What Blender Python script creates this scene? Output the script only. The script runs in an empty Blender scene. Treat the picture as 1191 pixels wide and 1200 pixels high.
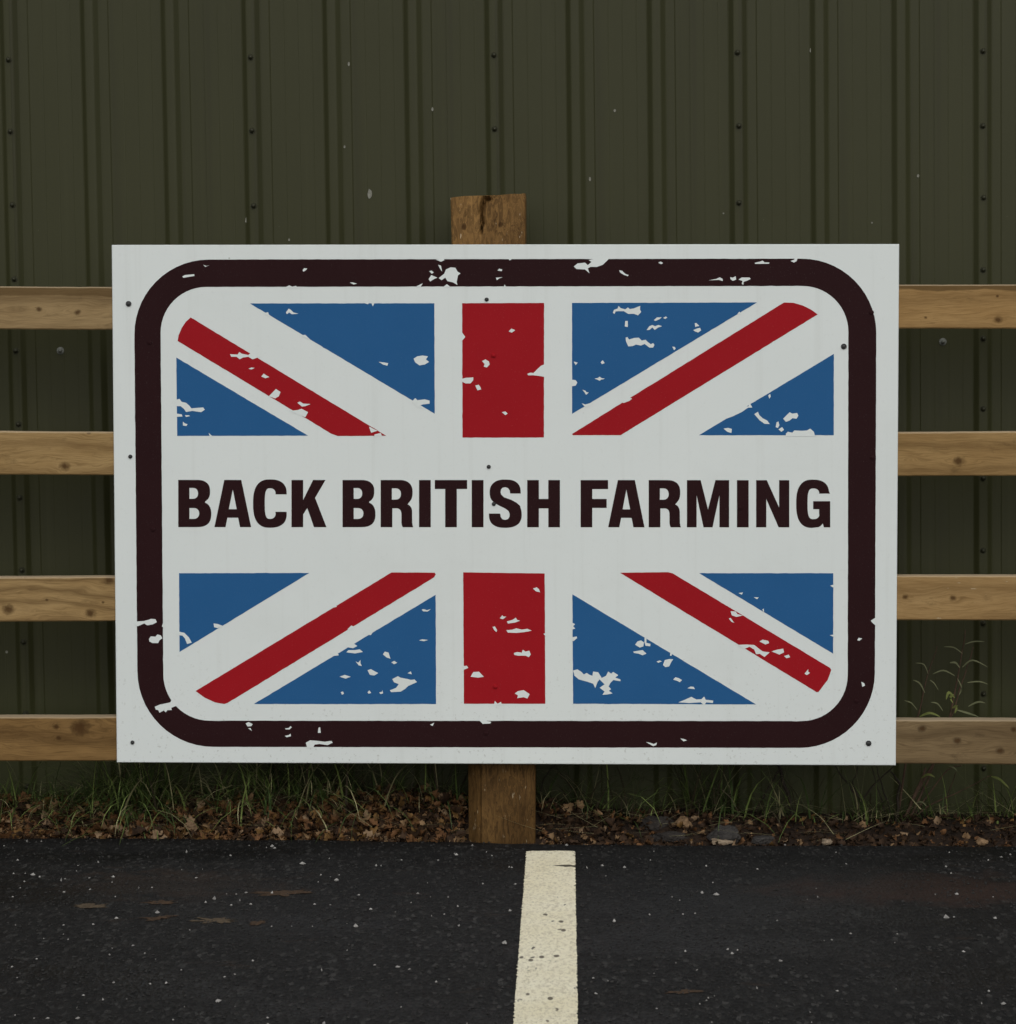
import bpy, bmesh, math, random
from mathutils import Vector, Matrix, noise

# ------------------------------------------------------------------ camera, sky, sun, exposure
scene = bpy.context.scene
COL = scene.collection
F_PX, PW, PH = 3100.0, 1191.0, 1200.0
CAM = Vector((0.0, -5.05, 0.99))
ROT = (Matrix.Rotation(math.radians(1.3), 3, 'Z') @ Matrix.Rotation(math.radians(90 - 3.92), 3, 'X')
       @ Matrix.Rotation(-0.009, 3, 'Z'))
cam_data = bpy.data.cameras.new('camera')
cam_data.sensor_fit = 'VERTICAL'
cam_data.sensor_height = 24.0
cam_data.lens = 24.0 * F_PX / PH
cam_data.clip_start = 0.05
cam_data.clip_end = 2000.0
cam = bpy.data.objects.new('camera', cam_data)
COL.objects.link(cam)
cam.matrix_world = Matrix.Translation(CAM) @ ROT.to_4x4()
scene.camera = cam

SUN_EL, SUN_AZ = math.radians(36), math.radians(172)      # high cloud light from behind the camera
world = bpy.data.worlds.new('World')
scene.world = world
world.use_nodes = True
wn, wl = world.node_tree.nodes, world.node_tree.links
bg = wn['Background']
sky = wn.new('ShaderNodeTexSky')
sky.sky_type = 'NISHITA'
sky.sun_disc = False
sky.sun_elevation = SUN_EL
sky.sun_rotation = SUN_AZ
sky.dust_density = 4.0
hs = wn.new('ShaderNodeHueSaturation')
hs.inputs['Saturation'].default_value = 0.28
wl.new(sky.outputs[0], hs.inputs['Color'])
wl.new(hs.outputs[0], bg.inputs['Color'])
bg.inputs['Strength'].default_value = 0.085

sun_data = bpy.data.lights.new('sun', 'SUN')
sun_data.energy = 1.0
sun_data.angle = math.radians(150)
sun_data.color = (0.99, 1.0, 0.985)
sun = bpy.data.objects.new('sun', sun_data)
COL.objects.link(sun)
sdir = Vector((math.sin(SUN_AZ) * math.cos(SUN_EL), math.cos(SUN_AZ) * math.cos(SUN_EL), math.sin(SUN_EL)))
sun.rotation_euler = sdir.to_track_quat('Z', 'Y').to_euler()
sun.location = (0, -6, 8)

scene.render.engine = 'CYCLES'
scene.cycles.use_denoising = True
vs = scene.view_settings
vs.view_transform = 'Standard'
vs.look = 'None'
vs.gamma = 1.0
vs.use_curve_mapping = False
vs.exposure = 0.15

rnd = random.Random(11)


# ------------------------------------------------------------------ helpers
def ray(px, py):
    return ROT @ Vector(((px - PW / 2) / F_PX, -(py - PH / 2) / F_PX, -1.0))


def at_y(px, py, Y):
    """survey point on the vertical plane y = Y"""
    r = ray(px, py)
    return CAM + r * ((Y - CAM.y) / r.y)


def at_z(px, py, Z=0.0):
    """survey point on the level plane z = Z"""
    r = ray(px, py)
    return CAM + r * ((Z - CAM.z) / r.z)


def mesh_obj(name, verts, faces, mats, parent=None, loc=None, smooth=False, mat_idx=None):
    me = bpy.data.meshes.new(name)
    me.from_pydata([tuple(v) for v in verts], [], faces)
    if not isinstance(mats, (list, tuple)):
        mats = [mats]
    for m in mats:
        me.materials.append(m)
    if mat_idx:
        me.polygons.foreach_set('material_index', mat_idx)
    if smooth:
        me.polygons.foreach_set('use_smooth', [True] * len(me.polygons))
    me.update()
    return link(name, me, parent, loc)


def link(name, me, parent=None, loc=None):
    o = bpy.data.objects.new(name, me)
    COL.objects.link(o)
    if parent is not None:
        o.parent = parent
    if loc is not None:
        o.location = loc
    return o


def tag(o, label=None, cat=None, group=None, kind=None):
    if label: o['label'] = label
    if cat: o['category'] = cat
    if group: o['group'] = group
    if kind: o['kind'] = kind
    return o


def empty(name, loc):
    o = bpy.data.objects.new(name, None)
    COL.objects.link(o)
    o.location = loc
    o.empty_display_size = 0.1
    return o


def nz(x, y=0.0, z=0.0):
    return noise.noise(Vector((x, y, z)))


class NT:
    """small wrapper to write node materials as expressions"""
    def __init__(self, name):
        self.mat = bpy.data.materials.new(name)
        self.mat.use_nodes = True
        self.n, self.l = self.mat.node_tree.nodes, self.mat.node_tree.links
        self.bsdf = self.n['Principled BSDF']

    def put(self, sock, v):
        if v is None:
            return
        if hasattr(v, 'is_output'):
            self.l.new(v, sock)
        else:
            sock.default_value = v

    def m(self, op, a, b=None, c=None, clamp=False):
        nd = self.n.new('ShaderNodeMath')
        nd.operation = op
        nd.use_clamp = clamp
        for s, v in zip(nd.inputs, (a, b, c)):
            self.put(s, v)
        return nd.outputs[0]

    def coord(self, kind='Object'):
        return self.n.new('ShaderNodeTexCoord').outputs[kind]

    def sep(self, v):
        nd = self.n.new('ShaderNodeSeparateXYZ')
        self.put(nd.inputs[0], v)
        return nd.outputs

    def comb(self, x, y, z):
        nd = self.n.new('ShaderNodeCombineXYZ')
        for s, v in zip(nd.inputs, (x, y, z)):
            self.put(s, v)
        return nd.outputs[0]

    def map(self, v, scale=(1, 1, 1), loc=(0, 0, 0)):
        nd = self.n.new('ShaderNodeMapping')
        self.put(nd.inputs['Vector'], v)
        nd.inputs['Scale'].default_value = scale
        nd.inputs['Location'].default_value = loc
        return nd.outputs[0]

    def noise(self, v, scale=5.0, detail=3.0, rough=0.55, dist=0.0, out=0):
        nd = self.n.new('ShaderNodeTexNoise')
        self.put(nd.inputs['Vector'], v)
        nd.inputs['Scale'].default_value = scale
        nd.inputs['Detail'].default_value = detail
        nd.inputs['Roughness'].default_value = rough
        nd.inputs['Distortion'].default_value = dist
        return nd.outputs[out]

    def voro(self, v, scale=5.0, feature='F1', out='Distance'):
        nd = self.n.new('ShaderNodeTexVoronoi')
        nd.feature = feature
        self.put(nd.inputs['Vector'], v)
        nd.inputs['Scale'].default_value = scale
        return nd.outputs[out]

    def ramp(self, f, stops, interp='LINEAR'):
        nd = self.n.new('ShaderNodeValToRGB')
        nd.color_ramp.interpolation = interp
        self.put(nd.inputs[0], f)
        el = nd.color_ramp.elements
        while len(el) < len(stops):
            el.new(0.5)
        for e, (p, c) in zip(el, stops):
            e.position = p
            e.color = (c[0], c[1], c[2], 1) if isinstance(c, (tuple, list)) else (c, c, c, 1)
        return nd.outputs[0]

    def step(self, f, a, b):
        nd = self.n.new('ShaderNodeMapRange')
        nd.interpolation_type = 'SMOOTHSTEP'
        self.put(nd.inputs[0], f)
        nd.inputs[1].default_value = a
        nd.inputs[2].default_value = b
        return nd.outputs[0]

    def mix(self, f, a, b, mode='MIX'):
        nd = self.n.new('ShaderNodeMix')
        nd.data_type = 'RGBA'
        nd.blend_type = mode
        self.put(nd.inputs[0], f)
        for s, v in ((nd.inputs[6], a), (nd.inputs[7], b)):
            if isinstance(v, (tuple, list)):
                v = (v[0], v[1], v[2], 1)
            self.put(s, v)
        return nd.outputs[2]

    def bump(self, h, strength=0.3, dist=0.002, prev=None):
        nd = self.n.new('ShaderNodeBump')
        nd.inputs['Strength'].default_value = strength
        nd.inputs['Distance'].default_value = dist
        self.put(nd.inputs['Height'], h)
        if prev is not None:
            self.l.new(prev, nd.inputs['Normal'])
        return nd.outputs[0]

    def done(self, color=None, rough=0.5, normal=None, spec=None, metal=None, alpha=None):
        b = self.bsdf.inputs
        if isinstance(color, (tuple, list)):
            color = (color[0], color[1], color[2], 1)
        self.put(b['Base Color'], color)
        self.put(b['Roughness'], rough)
        self.put(b['Normal'], normal)
        self.put(b['Specular IOR Level'], spec)
        self.put(b['Metallic'], metal)
        return self.mat


# ------------------------------------------------------------------ materials
def mat_cladding():
    t = NT('olive_coated_steel')
    P = t.coord()
    big = t.noise(t.map(P, (2.2, 1, 0.9)), 2.2, 5, 0.6)
    streak = t.noise(t.map(P, (60, 1, 0.8)), 1.0, 4, 0.65)
    scuff = t.noise(t.map(P, (240, 1, 9)), 1.0, 3, 0.7)
    c = t.mix(big, (0.0290, 0.0300, 0.0115), (0.0375, 0.0385, 0.0155))
    c = t.mix(t.m('MULTIPLY', t.step(streak, 0.5, 0.8), 0.35), c, (0.052, 0.053, 0.026))
    c = t.mix(t.m('MULTIPLY', t.step(scuff, 0.63, 0.78), 0.22), c, (0.075, 0.075, 0.055))
    run = t.noise(t.map(P, (26, 1, 0.35), (3, 0, 0)), 1.0, 3, 0.6)
    c = t.mix(t.m('MULTIPLY', t.step(run, 0.56, 0.72), 0.30), c, (0.020, 0.019, 0.0085))
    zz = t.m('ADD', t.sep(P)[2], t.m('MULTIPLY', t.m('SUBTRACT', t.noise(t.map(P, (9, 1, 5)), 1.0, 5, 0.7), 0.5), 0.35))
    c = t.mix(t.m('MULTIPLY', t.step(zz, 0.36, 0.14), 0.45), c, (0.050, 0.058, 0.022))   # algae and splash tint above the verge, painted lighter to lift the shade there
    speck = t.voro(P, 23.0)
    pick = t.noise(P, 9.0, 1)
    dot = t.m('MULTIPLY', t.m('LESS_THAN', speck, 0.035), t.m('GREATER_THAN', pick, 0.58))
    c = t.mix(t.m('MULTIPLY', dot, 0.35), c, (0.16, 0.16, 0.13))
    fine = t.noise(P, 900, 2)
    n = t.bump(t.noise(t.map(P, (7, 1, 1.4)), 1.0, 2), 0.10, 0.02)
    n = t.bump(fine, 0.10, 0.0006, n)
    r = t.m('ADD', t.m('MULTIPLY', streak, 0.16), 0.38)
    return t.done(c, r, n, 0.17)


def mat_wood(name, light, mid, dark, axis='X', knots=(), seed=0.0, rings=180.0, wet=0.0, wet_z=0.03, pale_z=None, fleck=0.0, warp_amp=0.055, warp_f=1.0):
    """softwood: grain along an axis, bending round each knot (u, v, radius)"""
    t = NT(name)
    x, y, z = t.sep(t.coord())
    u, v = (x, z) if axis == 'X' else (z, x)
    vv = v
    kmask = None
    for (ku, kv, kr, *bend_only) in knots:
        du = t.m('MULTIPLY', t.m('SUBTRACT', u, ku), 0.42)
        dv = t.m('SUBTRACT', v, kv)
        d2 = t.m('ADD', t.m('MULTIPLY', du, du), t.m('MULTIPLY', dv, dv))
        fall = t.m('DIVIDE', 1.0, t.m('ADD', 1.0, t.m('DIVIDE', d2, (kr * 1.5) ** 2)))
        vv = t.m('SUBTRACT', vv, t.m('MULTIPLY', dv, t.m('MULTIPLY', fall, 0.85)))
        if bend_only:
            continue
        du2 = t.m('MULTIPLY', t.m('SUBTRACT', u, ku), 0.8)
        d = t.m('SQRT', t.m('ADD', t.m('MULTIPLY', du2, du2), t.m('MULTIPLY', dv, dv)))
        wob = t.m('MULTIPLY', t.m('SUBTRACT', t.noise(t.comb(u, seed, v), 120, 2), 0.5), kr * 0.9)
        d = t.m('ADD', d, wob)
        k = t.m('SUBTRACT', 1.0, t.step(d, kr * 0.10, kr * 1.25))
        kmask = k if kmask is None else t.m('MAXIMUM', kmask, k)
    warp = t.noise(t.comb(t.m('MULTIPLY', u, 3.0 * warp_f), seed, t.m('MULTIPLY', v, 11.0 * warp_f)), 1.0, 4, 0.6)
    gv = t.m('ADD', vv, t.m('MULTIPLY', t.m('SUBTRACT', warp, 0.5), warp_amp))
    gv = t.m('ADD', gv, t.m('MULTIPLY', y, 0.4))
    ring = t.m('SINE', t.m('MULTIPLY', gv, rings))
    ring = t.m('ADD', t.m('MULTIPLY', ring, 0.5), 0.5)
    ring = t.m('POWER', ring, 2.2)
    fib = t.noise(t.comb(t.m('MULTIPLY', u, 14.0), t.m('MULTIPLY', y, 300.0), t.m('MULTIPLY', gv, 520.0)), 1.0, 4, 0.65)
    blotch = t.noise(t.comb(t.m('MULTIPLY', u, 6.0), seed + 3.0, t.m('MULTIPLY', v, 22.0)), 1.0, 4, 0.6)
    c = t.ramp(blotch, [(0.3, mid), (0.68, light)])
    c = t.mix(t.m('MULTIPLY', t.m('MULTIPLY', ring, t.noise(t.comb(t.m('MULTIPLY', u, 4.0), seed + 1.0, t.m('MULTIPLY', v, 15.0)), 1.0, 3)), 1.0), c, dark)
    c = t.mix(t.m('MULTIPLY', t.step(fib, 0.42, 0.74), 0.62), c, dark)
    hair = t.noise(t.comb(t.m('MULTIPLY', u, 24.0), seed + 2.0, t.m('MULTIPLY', gv, 1100.0)), 1.0, 2)
    c = t.mix(t.m('MULTIPLY', t.step(hair, 0.58, 0.70), 0.40), c, dark)
    c = t.mix(t.m('MULTIPLY', t.step(fib, 0.55, 0.25), 0.25), c, light)
    grime = t.noise(t.comb(t.m('MULTIPLY', u, 18.0), seed + 9.0, t.m('MULTIPLY', v, 40.0)), 1.0, 5, 0.7)
    c = t.mix(t.m('MULTIPLY', t.step(grime, 0.56, 0.74), 0.45), c, tuple(0.5 * q for q in dark))
    if fleck:
        fl = t.noise(t.comb(t.m('MULTIPLY', u, 55.0), seed + 5.0, t.m('MULTIPLY', v, 190.0)), 1.0, 2)
        c = t.mix(t.m('MULTIPLY', t.step(fl, 0.69, 0.75), fleck), c, (0.40, 0.33, 0.22))
    if wet > 0:        # strip where the wane keeps the darker treated skin
        wb = t.m('ADD', z, t.m('MULTIPLY', t.m('SUBTRACT', t.noise(t.comb(t.m('MULTIPLY', u, 9.0), seed, 0.0), 1.0, 4), 0.5), 0.020))
        c = t.mix(t.m('MULTIPLY', t.step(wb, wet_z - 0.002, wet_z + 0.002), wet), c, (0.085, 0.050, 0.018))
    if pale_z:         # paler upper end of the post, with a ragged border
        wb = t.m('ADD', z, t.m('MULTIPLY', t.m('SUBTRACT', t.noise(t.comb(t.m('MULTIPLY', x, 30.0), seed, t.m('MULTIPLY', z, 8.0)), 1.0, 4), 0.5), 0.10))
        c = t.mix(t.m('MULTIPLY', t.step(wb, pale_z - 0.02, pale_z + 0.02), 1.0), c, t.mix(1.0, c, (1.95, 2.0, 2.15), 'MULTIPLY'))
    if kmask is not None:
        c = t.mix(t.m('MULTIPLY', t.step(kmask, 0.02, 0.5), 0.55), c, tuple(0.75 * q for q in dark))
        c = t.mix(t.m('MULTIPLY', t.step(kmask, 0.45, 1.0), 0.75), c, (0.050, 0.022, 0.006))
    n = t.bump(fib, 0.35, 0.0015)
    n = t.bump(ring, 0.12, 0.0012, n)
    top = t.sep(t.n.new('ShaderNodeNewGeometry').outputs['Normal'])[2]      # weathered upper face and arris, with sky brightness painted into the colour
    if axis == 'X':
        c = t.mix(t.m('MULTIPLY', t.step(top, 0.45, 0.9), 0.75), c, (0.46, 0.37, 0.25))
    return t.done(c, 0.75, n, 0.10)


def mat_sign_white():
    t = NT('white_sign_face')
    P = t.coord()
    x, y, z = t.sep(P)
    cloud = t.noise(P, 5.0, 4)
    c = t.mix(cloud, (0.620, 0.668, 0.655), (0.660, 0.702, 0.690))
    low = t.step(z, -0.20, -0.52)               # mud splashed up from the car park sits on the lower edge
    sp = t.noise(P, 160, 3, 0.6)
    msk = t.m('MULTIPLY', t.step(sp, 0.60, 0.72), t.m('ADD', t.m('MULTIPLY', low, 0.34), 0.05))
    c = t.mix(msk, c, (0.25, 0.25, 0.21))
    dots = t.voro(P, 16.0)
    pick = t.noise(P, 6.0, 1)
    d = t.m('MULTIPLY', t.m('LESS_THAN', dots, 0.030), t.m('GREATER_THAN', pick, 0.53))
    c = t.mix(t.m('MULTIPLY', d, 0.42), c, (0.18, 0.18, 0.15))
    rain = t.noise(t.map(P, (38, 1, 1.1)), 1.0, 4, 0.65)
    c = t.mix(t.m('MULTIPLY', t.step(rain, 0.52, 0.75), 0.10), c, (0.36, 0.37, 0.33))
    haze = t.noise(t.map(P, (2.0, 1, 3.0)), 1.0, 5, 0.7)
    c = t.mix(t.m('MULTIPLY', t.step(haze, 0.50, 0.70), 0.07), c, (0.34, 0.35, 0.31))
    n = t.bump(t.noise(P, 3.0, 2), 0.05, 0.02)
    n = t.bump(t.noise(P, 700, 2), 0.06, 0.0005, n)
    return t.done(c, 0.42, n, 0.4)


def mat_print(name, c0, c1):
    t = NT(name)
    P = t.coord()
    f = t.noise(P, 7.0, 5, 0.6)
    c = t.mix(f, c0, c1)
    fine = t.noise(P, 420.0, 2)
    c = t.mix(t.m('MULTIPLY', t.step(fine, 0.62, 0.8), 0.12), c, (0.3, 0.3, 0.29))
    n = t.bump(t.noise(P, 700, 2), 0.06, 0.0005)
    return t.done(c, 0.5, n, 0.05)


def mat_asphalt():
    t = NT('asphalt')
    P = t.coord()
    x, y, z = t.sep(P)
    PA = t.map(P, (1, 0.42, 1))
    cell = t.voro(PA, 150.0, out='Color')
    cx = t.sep(cell)[0]
    dist = t.voro(PA, 150.0)
    big = t.noise(P, 1.3, 5, 0.6)
    med = t.noise(P, 9.0, 4, 0.6)
    c = t.ramp(cx, [(0.0, (0.0034, 0.0034, 0.0035)), (0.55, (0.0080, 0.0079, 0.0077)), (0.9, (0.018, 0.0176, 0.0168)), (1.0, (0.050, 0.049, 0.046))])
    c = t.mix(t.m('MULTIPLY', t.step(med, 0.35, 0.75), 0.35), c, (0.0140, 0.0136, 0.0126))
    c = t.mix(t.m('MULTIPLY', t.step(big, 0.42, 0.62), 0.4), c, (0.0066, 0.0065, 0.0065))
    # brown leaf-mould stain on the right hand bay, and thin silt trails
    sx = t.m('DIVIDE', t.m('SUBTRACT', x, 0.62), 0.34)
    sy = t.m('DIVIDE', t.m('SUBTRACT', y, -0.42), 0.17)
    sd = t.m('SQRT', t.m('ADD', t.m('MULTIPLY', sx, sx), t.m('MULTIPLY', sy, sy)))
    sd = t.m('ADD', sd, t.m('MULTIPLY', t.m('SUBTRACT', t.noise(P, 11.0, 5, 0.7), 0.5), 2.0))
    st = t.m('MULTIPLY', t.m('SUBTRACT', 1.0, t.step(sd, 0.35, 1.0)), 0.8)
    c = t.mix(st, c, (0.032, 0.017, 0.012))
    lx = t.m('DIVIDE', t.m('ADD', x, 0.72), 0.34)
    ly_ = t.m('DIVIDE', t.m('ADD', y, 0.36), 0.20)
    ld = t.m('SQRT', t.m('ADD', t.m('MULTIPLY', lx, lx), t.m('MULTIPLY', ly_, ly_)))
    ld = t.m('ADD', ld, t.m('MULTIPLY', t.m('SUBTRACT', t.noise(P, 14.0, 5, 0.75), 0.5), 2.6))
    c = t.mix(t.m('MULTIPLY', t.m('SUBTRACT', 1.0, t.step(ld, 0.2, 0.8)), 0.6), c, (0.030, 0.019, 0.013))
    mould = t.noise(t.map(P, (5.0, 13.0, 1), (7, 2, 0)), 1.0, 5, 0.75)
    c = t.mix(t.m('MULTIPLY', t.step(mould, 0.60, 0.68), 0.55), c, (0.028, 0.018, 0.012))
    damp = t.noise(t.map(P, (1.4, 3.2, 1), (1, 5, 0)), 1.0, 4, 0.55)
    dm = t.step(damp, 0.46, 0.58)
    c = t.mix(t.m('MULTIPLY', dm, 0.45), c, (0.0050, 0.0050, 0.0052))
    silt = t.noise(t.map(P, (4.0, 14.0, 1)), 1.0, 5, 0.7)
    c = t.mix(t.m('MULTIPLY', t.step(silt, 0.60, 0.74), 0.42), c, (0.026, 0.021, 0.017))
    n = t.bump(dist, 0.8, 0.004)
    n = t.bump(t.noise(P, 420, 3), 0.5, 0.002, n)
    n = t.bump(med, 0.25, 0.02, n)
    r = t.m('SUBTRACT', t.m('ADD', t.m('MULTIPLY', med, 0.25), 0.66), t.m('MULTIPLY', dm, 0.22))
    return t.done(c, r, n, 0.24)


CRACK_Y, CRACK_X = at_z(660, 1016.5).y, at_z(645, 1015).x


def mat_line():
    t = NT('worn_line_paint')
    P = t.coord()
    PL = t.map(P, (1, 0.42, 1))
    g = t.noise(PL, 190, 5, 0.7)
    g2 = t.noise(t.map(P, (1, 0.35, 1)), 30, 4, 0.7)
    c = t.ramp(t.noise(P, 6, 4, 0.6), [(0.3, (0.88, 0.81, 0.575)), (0.65, (0.94, 0.89, 0.69))])
    c = t.mix(t.m('MULTIPLY', t.step(g, 0.42, 0.70), 0.62), c, (0.46, 0.40, 0.275))
    c = t.mix(t.m('MULTIPLY', t.step(g2, 0.55, 0.72), 0.35), c, (0.50, 0.44, 0.31))
    pit = t.voro(PL, 58.0)
    pk = t.noise(PL, 21.0, 2)
    hole = t.m('MULTIPLY', t.m('SUBTRACT', 1.0, t.step(pit, 0.20, 0.30)), t.step(pk, 0.57, 0.60))
    c = t.mix(t.m('MULTIPLY', hole, 0.85), c, (0.060, 0.048, 0.030))
    chip = t.noise(t.map(P, (30, 12, 1)), 1.0, 3, 0.6)
    c = t.mix(t.m('MULTIPLY', t.step(chip, 0.675, 0.70), 0.9), c, (0.040, 0.034, 0.026))
    x, y, z = t.sep(P)          # one open crack across the end of the line
    cy = t.m('ADD', t.m('MULTIPLY', t.m('SUBTRACT', t.noise(P, 60, 3), 0.5), 0.016), CRACK_Y)
    wid = t.m('MULTIPLY', t.step(x, CRACK_X, CRACK_X + 0.03), 0.011)
    ck_ = t.m('LESS_THAN', t.m('ABSOLUTE', t.m('SUBTRACT', y, cy)), wid)
    c = t.mix(t.m('MULTIPLY', ck_, 0.92), c, (0.030, 0.024, 0.016))
    n = t.bump(g, 0.7, 0.003)
    n = t.bump(t.noise(P, 260, 3), 0.5, 0.0015, n)
    return t.done(c, 0.7, n, 0.3)


def mat_soil():
    t = NT('verge_soil')
    P = t.coord()
    c = t.ramp(t.noise(P, 40, 5, 0.7), [(0.3, (0.010, 0.007, 0.005)), (0.7, (0.036, 0.022, 0.014))])
    n = t.bump(t.noise(P, 60, 4), 0.9, 0.01)
    return t.done(c, 0.9, n, 0.2)


def mat_ground():
    t = NT('field_ground')
    P = t.coord()
    c = t.ramp(t.noise(P, 3, 6, 0.7), [(0.3, (0.02, 0.03, 0.010)), (0.7, (0.055, 0.065, 0.024))])
    return t.done(c, 0.95, t.bump(t.noise(P, 25, 4), 0.8, 0.03), 0.2)


def mat_simple(name, c0, c1, scale=60.0, rough=0.7, spec=0.3, bump=0.3, bd=0.002):
    t = NT(name)
    P = t.coord()
    f = t.noise(P, scale, 4, 0.65)
    c = t.ramp(f, [(0.32, c0), (0.68, c1)])
    return t.done(c, rough, t.bump(f, bump, bd), spec)


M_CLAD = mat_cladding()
M_WHITE = mat_sign_white()
M_BLUE = mat_print('blue_print', (0.0170, 0.088, 0.226), (0.0220, 0.103, 0.256))
M_RED = mat_print('red_print', (0.272, 0.0072, 0.0120), (0.318, 0.0095, 0.0150))
M_MAROON = mat_print('maroon_print', (0.0180, 0.0058, 0.0066), (0.0235, 0.0080, 0.0090))
M_EDGE = mat_simple('board_edge', (0.55, 0.57, 0.56), (0.66, 0.68, 0.66), 40, 0.5)
M_SCREW = mat_simple('dark_screw_steel', (0.030, 0.030, 0.027), (0.062, 0.062, 0.055), 300, 0.45, 0.5)
M_SHOLE = mat_simple('blackened_fixing', (0.010, 0.010, 0.010), (0.03, 0.03, 0.03), 300, 0.5, 0.5)
M_HEAD = mat_simple('olive_screw_cap', (0.020, 0.020, 0.011), (0.038, 0.038, 0.022), 300, 0.45, 0.22)
M_TEK = mat_simple('grey_fixing_cap', (0.085, 0.090, 0.075), (0.135, 0.140, 0.118), 300, 0.45, 0.5)
M_DROP = mat_simple('bird_lime', (0.12, 0.12, 0.10), (0.24, 0.24, 0.20), 200, 0.8)
M_ASPH = mat_asphalt()
M_LINE = mat_line()
M_SOIL = mat_soil()
M_GROUND = mat_ground()
M_PALE_GRIT = mat_simple('pale_grit', (0.17, 0.165, 0.155), (0.36, 0.35, 0.33), 90, 0.8)
M_DARK_GRIT = mat_simple('grey_grit', (0.009, 0.0088, 0.0085), (0.030, 0.029, 0.027), 90, 0.8)
LEAF = [mat_simple('leaf_' + n, a, b, 90, 0.75, 0.2, 0.6, 0.003) for n, a, b in (
    ('russet', (0.060, 0.028, 0.011), (0.165, 0.080, 0.032)),
    ('tan', (0.120, 0.072, 0.034), (0.270, 0.172, 0.090)),
    ('umber', (0.016, 0.009, 0.005), (0.050, 0.027, 0.013)),
    ('buff', (0.140, 0.092, 0.052), (0.290, 0.195, 0.115)),
    ('ochre', (0.085, 0.046, 0.014), (0.200, 0.112, 0.038)))]
SODDEN = [mat_simple('sodden_leaf_' + n, a, b, 130, 0.8, 0.2, 0.5, 0.002) for n, a, b in (('brown', (0.034, 0.022, 0.013), (0.082, 0.049, 0.028)), ('tan', (0.055, 0.041, 0.026), (0.112, 0.082, 0.052)))]
GRASS = [mat_simple('grass_' + n, a, b, 40, 0.6, 0.3, 0.1) for n, a, b in (
    ('green', (0.0648, 0.0999, 0.0243), (0.1188, 0.1688, 0.0459)),
    ('deep', (0.0297, 0.0513, 0.0135), (0.0567, 0.0891, 0.0243)),
    ('straw', (0.2295, 0.2160, 0.1080), (0.3780, 0.3443, 0.1890)),
    ('bright', (0.1350, 0.1890, 0.0486), (0.2228, 0.2767, 0.0837)),
    ('withered', (0.0270, 0.0216, 0.0135), (0.0567, 0.0432, 0.0243)))]
M_STEM = mat_simple('woody_stem', (0.045, 0.027, 0.017), (0.105, 0.062, 0.038), 80, 0.75)
M_STEM_D = mat_simple('dead_stem', (0.014, 0.011, 0.008), (0.036, 0.026, 0.018), 80, 0.8)
M_WEED = mat_simple('weed_leaf', (0.110, 0.120, 0.060), (0.180, 0.185, 0.100), 60, 0.6)
M_WEEDB = mat_simple('weed_leaf_bright', (0.130, 0.160, 0.040), (0.200, 0.220, 0.070), 60, 0.6)
M_STONE = mat_simple('grey_stone', (0.022, 0.020, 0.019), (0.048, 0.044, 0.040), 45, 0.85, 0.3, 0.7, 0.004)
M_STONE_D = mat_simple('dark_stone', (0.014, 0.012, 0.011), (0.032, 0.027, 0.023), 45, 0.85, 0.3, 0.7, 0.004)
M_STONE_T = mat_simple('tan_stone', (0.13, 0.080, 0.040), (0.24, 0.155, 0.085), 45, 0.85, 0.3, 0.7, 0.004)
M_STONE_P = mat_simple('buff_stone', (0.16, 0.120, 0.080), (0.30, 0.235, 0.165), 45, 0.85, 0.3, 0.7, 0.004)
M_ROOF = mat_simple('grey_roof_sheet', (0.12, 0.12, 0.12), (0.2, 0.2, 0.2), 5, 0.7)

# ------------------------------------------------------------------ ground, car park, verge
def edge_y(x):
    """the wandering back edge of the asphalt"""
    pts = [(-30, 0.13), (-1.13, 0.110), (-0.75, 0.088), (-0.30, 0.052), (-0.12, 0.026), (0.05, 0.012), (0.30, -0.002), (0.85, -0.022), (30, -0.05)]
    for (a, ya), (b, yb) in zip(pts, pts[1:]):
        if a <= x <= b:
            y = ya + (yb - ya) * (x - a) / (b - a)
            break
    return y + 0.009 * nz(x * 7.0, 3.1) + 0.006 * nz(x * 27.0, 8.2)


gz = -0.055
o = mesh_obj('ground', [(-400, -500, gz), (400, -500, gz), (400, 500, gz), (-400, 500, gz)], [(0, 1, 2, 3)], M_GROUND)
tag(o, kind='structure')

xs = [-30, -20, -12, -6, -3.5, -2.5] + [-1.9 + 0.02 * i for i in range(181)] + [2.5, 3.5, 6, 12, 20, 30]
V, Fc = [], []
ys = [-40, -20, -8, -4, -2.4]
for i, x in enumerate(xs):
    e = edge_y(x)
    for y in ys:
        V.append((x, y, 0))
    V += [(x, -1.2, 0), (x, -0.5, 0), (x, e - 0.10, 0), (x, e - 0.012, -0.001), (x, e, -0.010), (x, e + 0.004, -0.06)]
n = len(ys) + 6
for i in range(len(xs) - 1):
    for j in range(n - 1):
        Fc.append((i * n + j, (i + 1) * n + j, (i + 1) * n + j + 1, i * n + j + 1))
tag(mesh_obj('car_park', V, Fc, M_ASPH, smooth=True), kind='structure')

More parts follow.
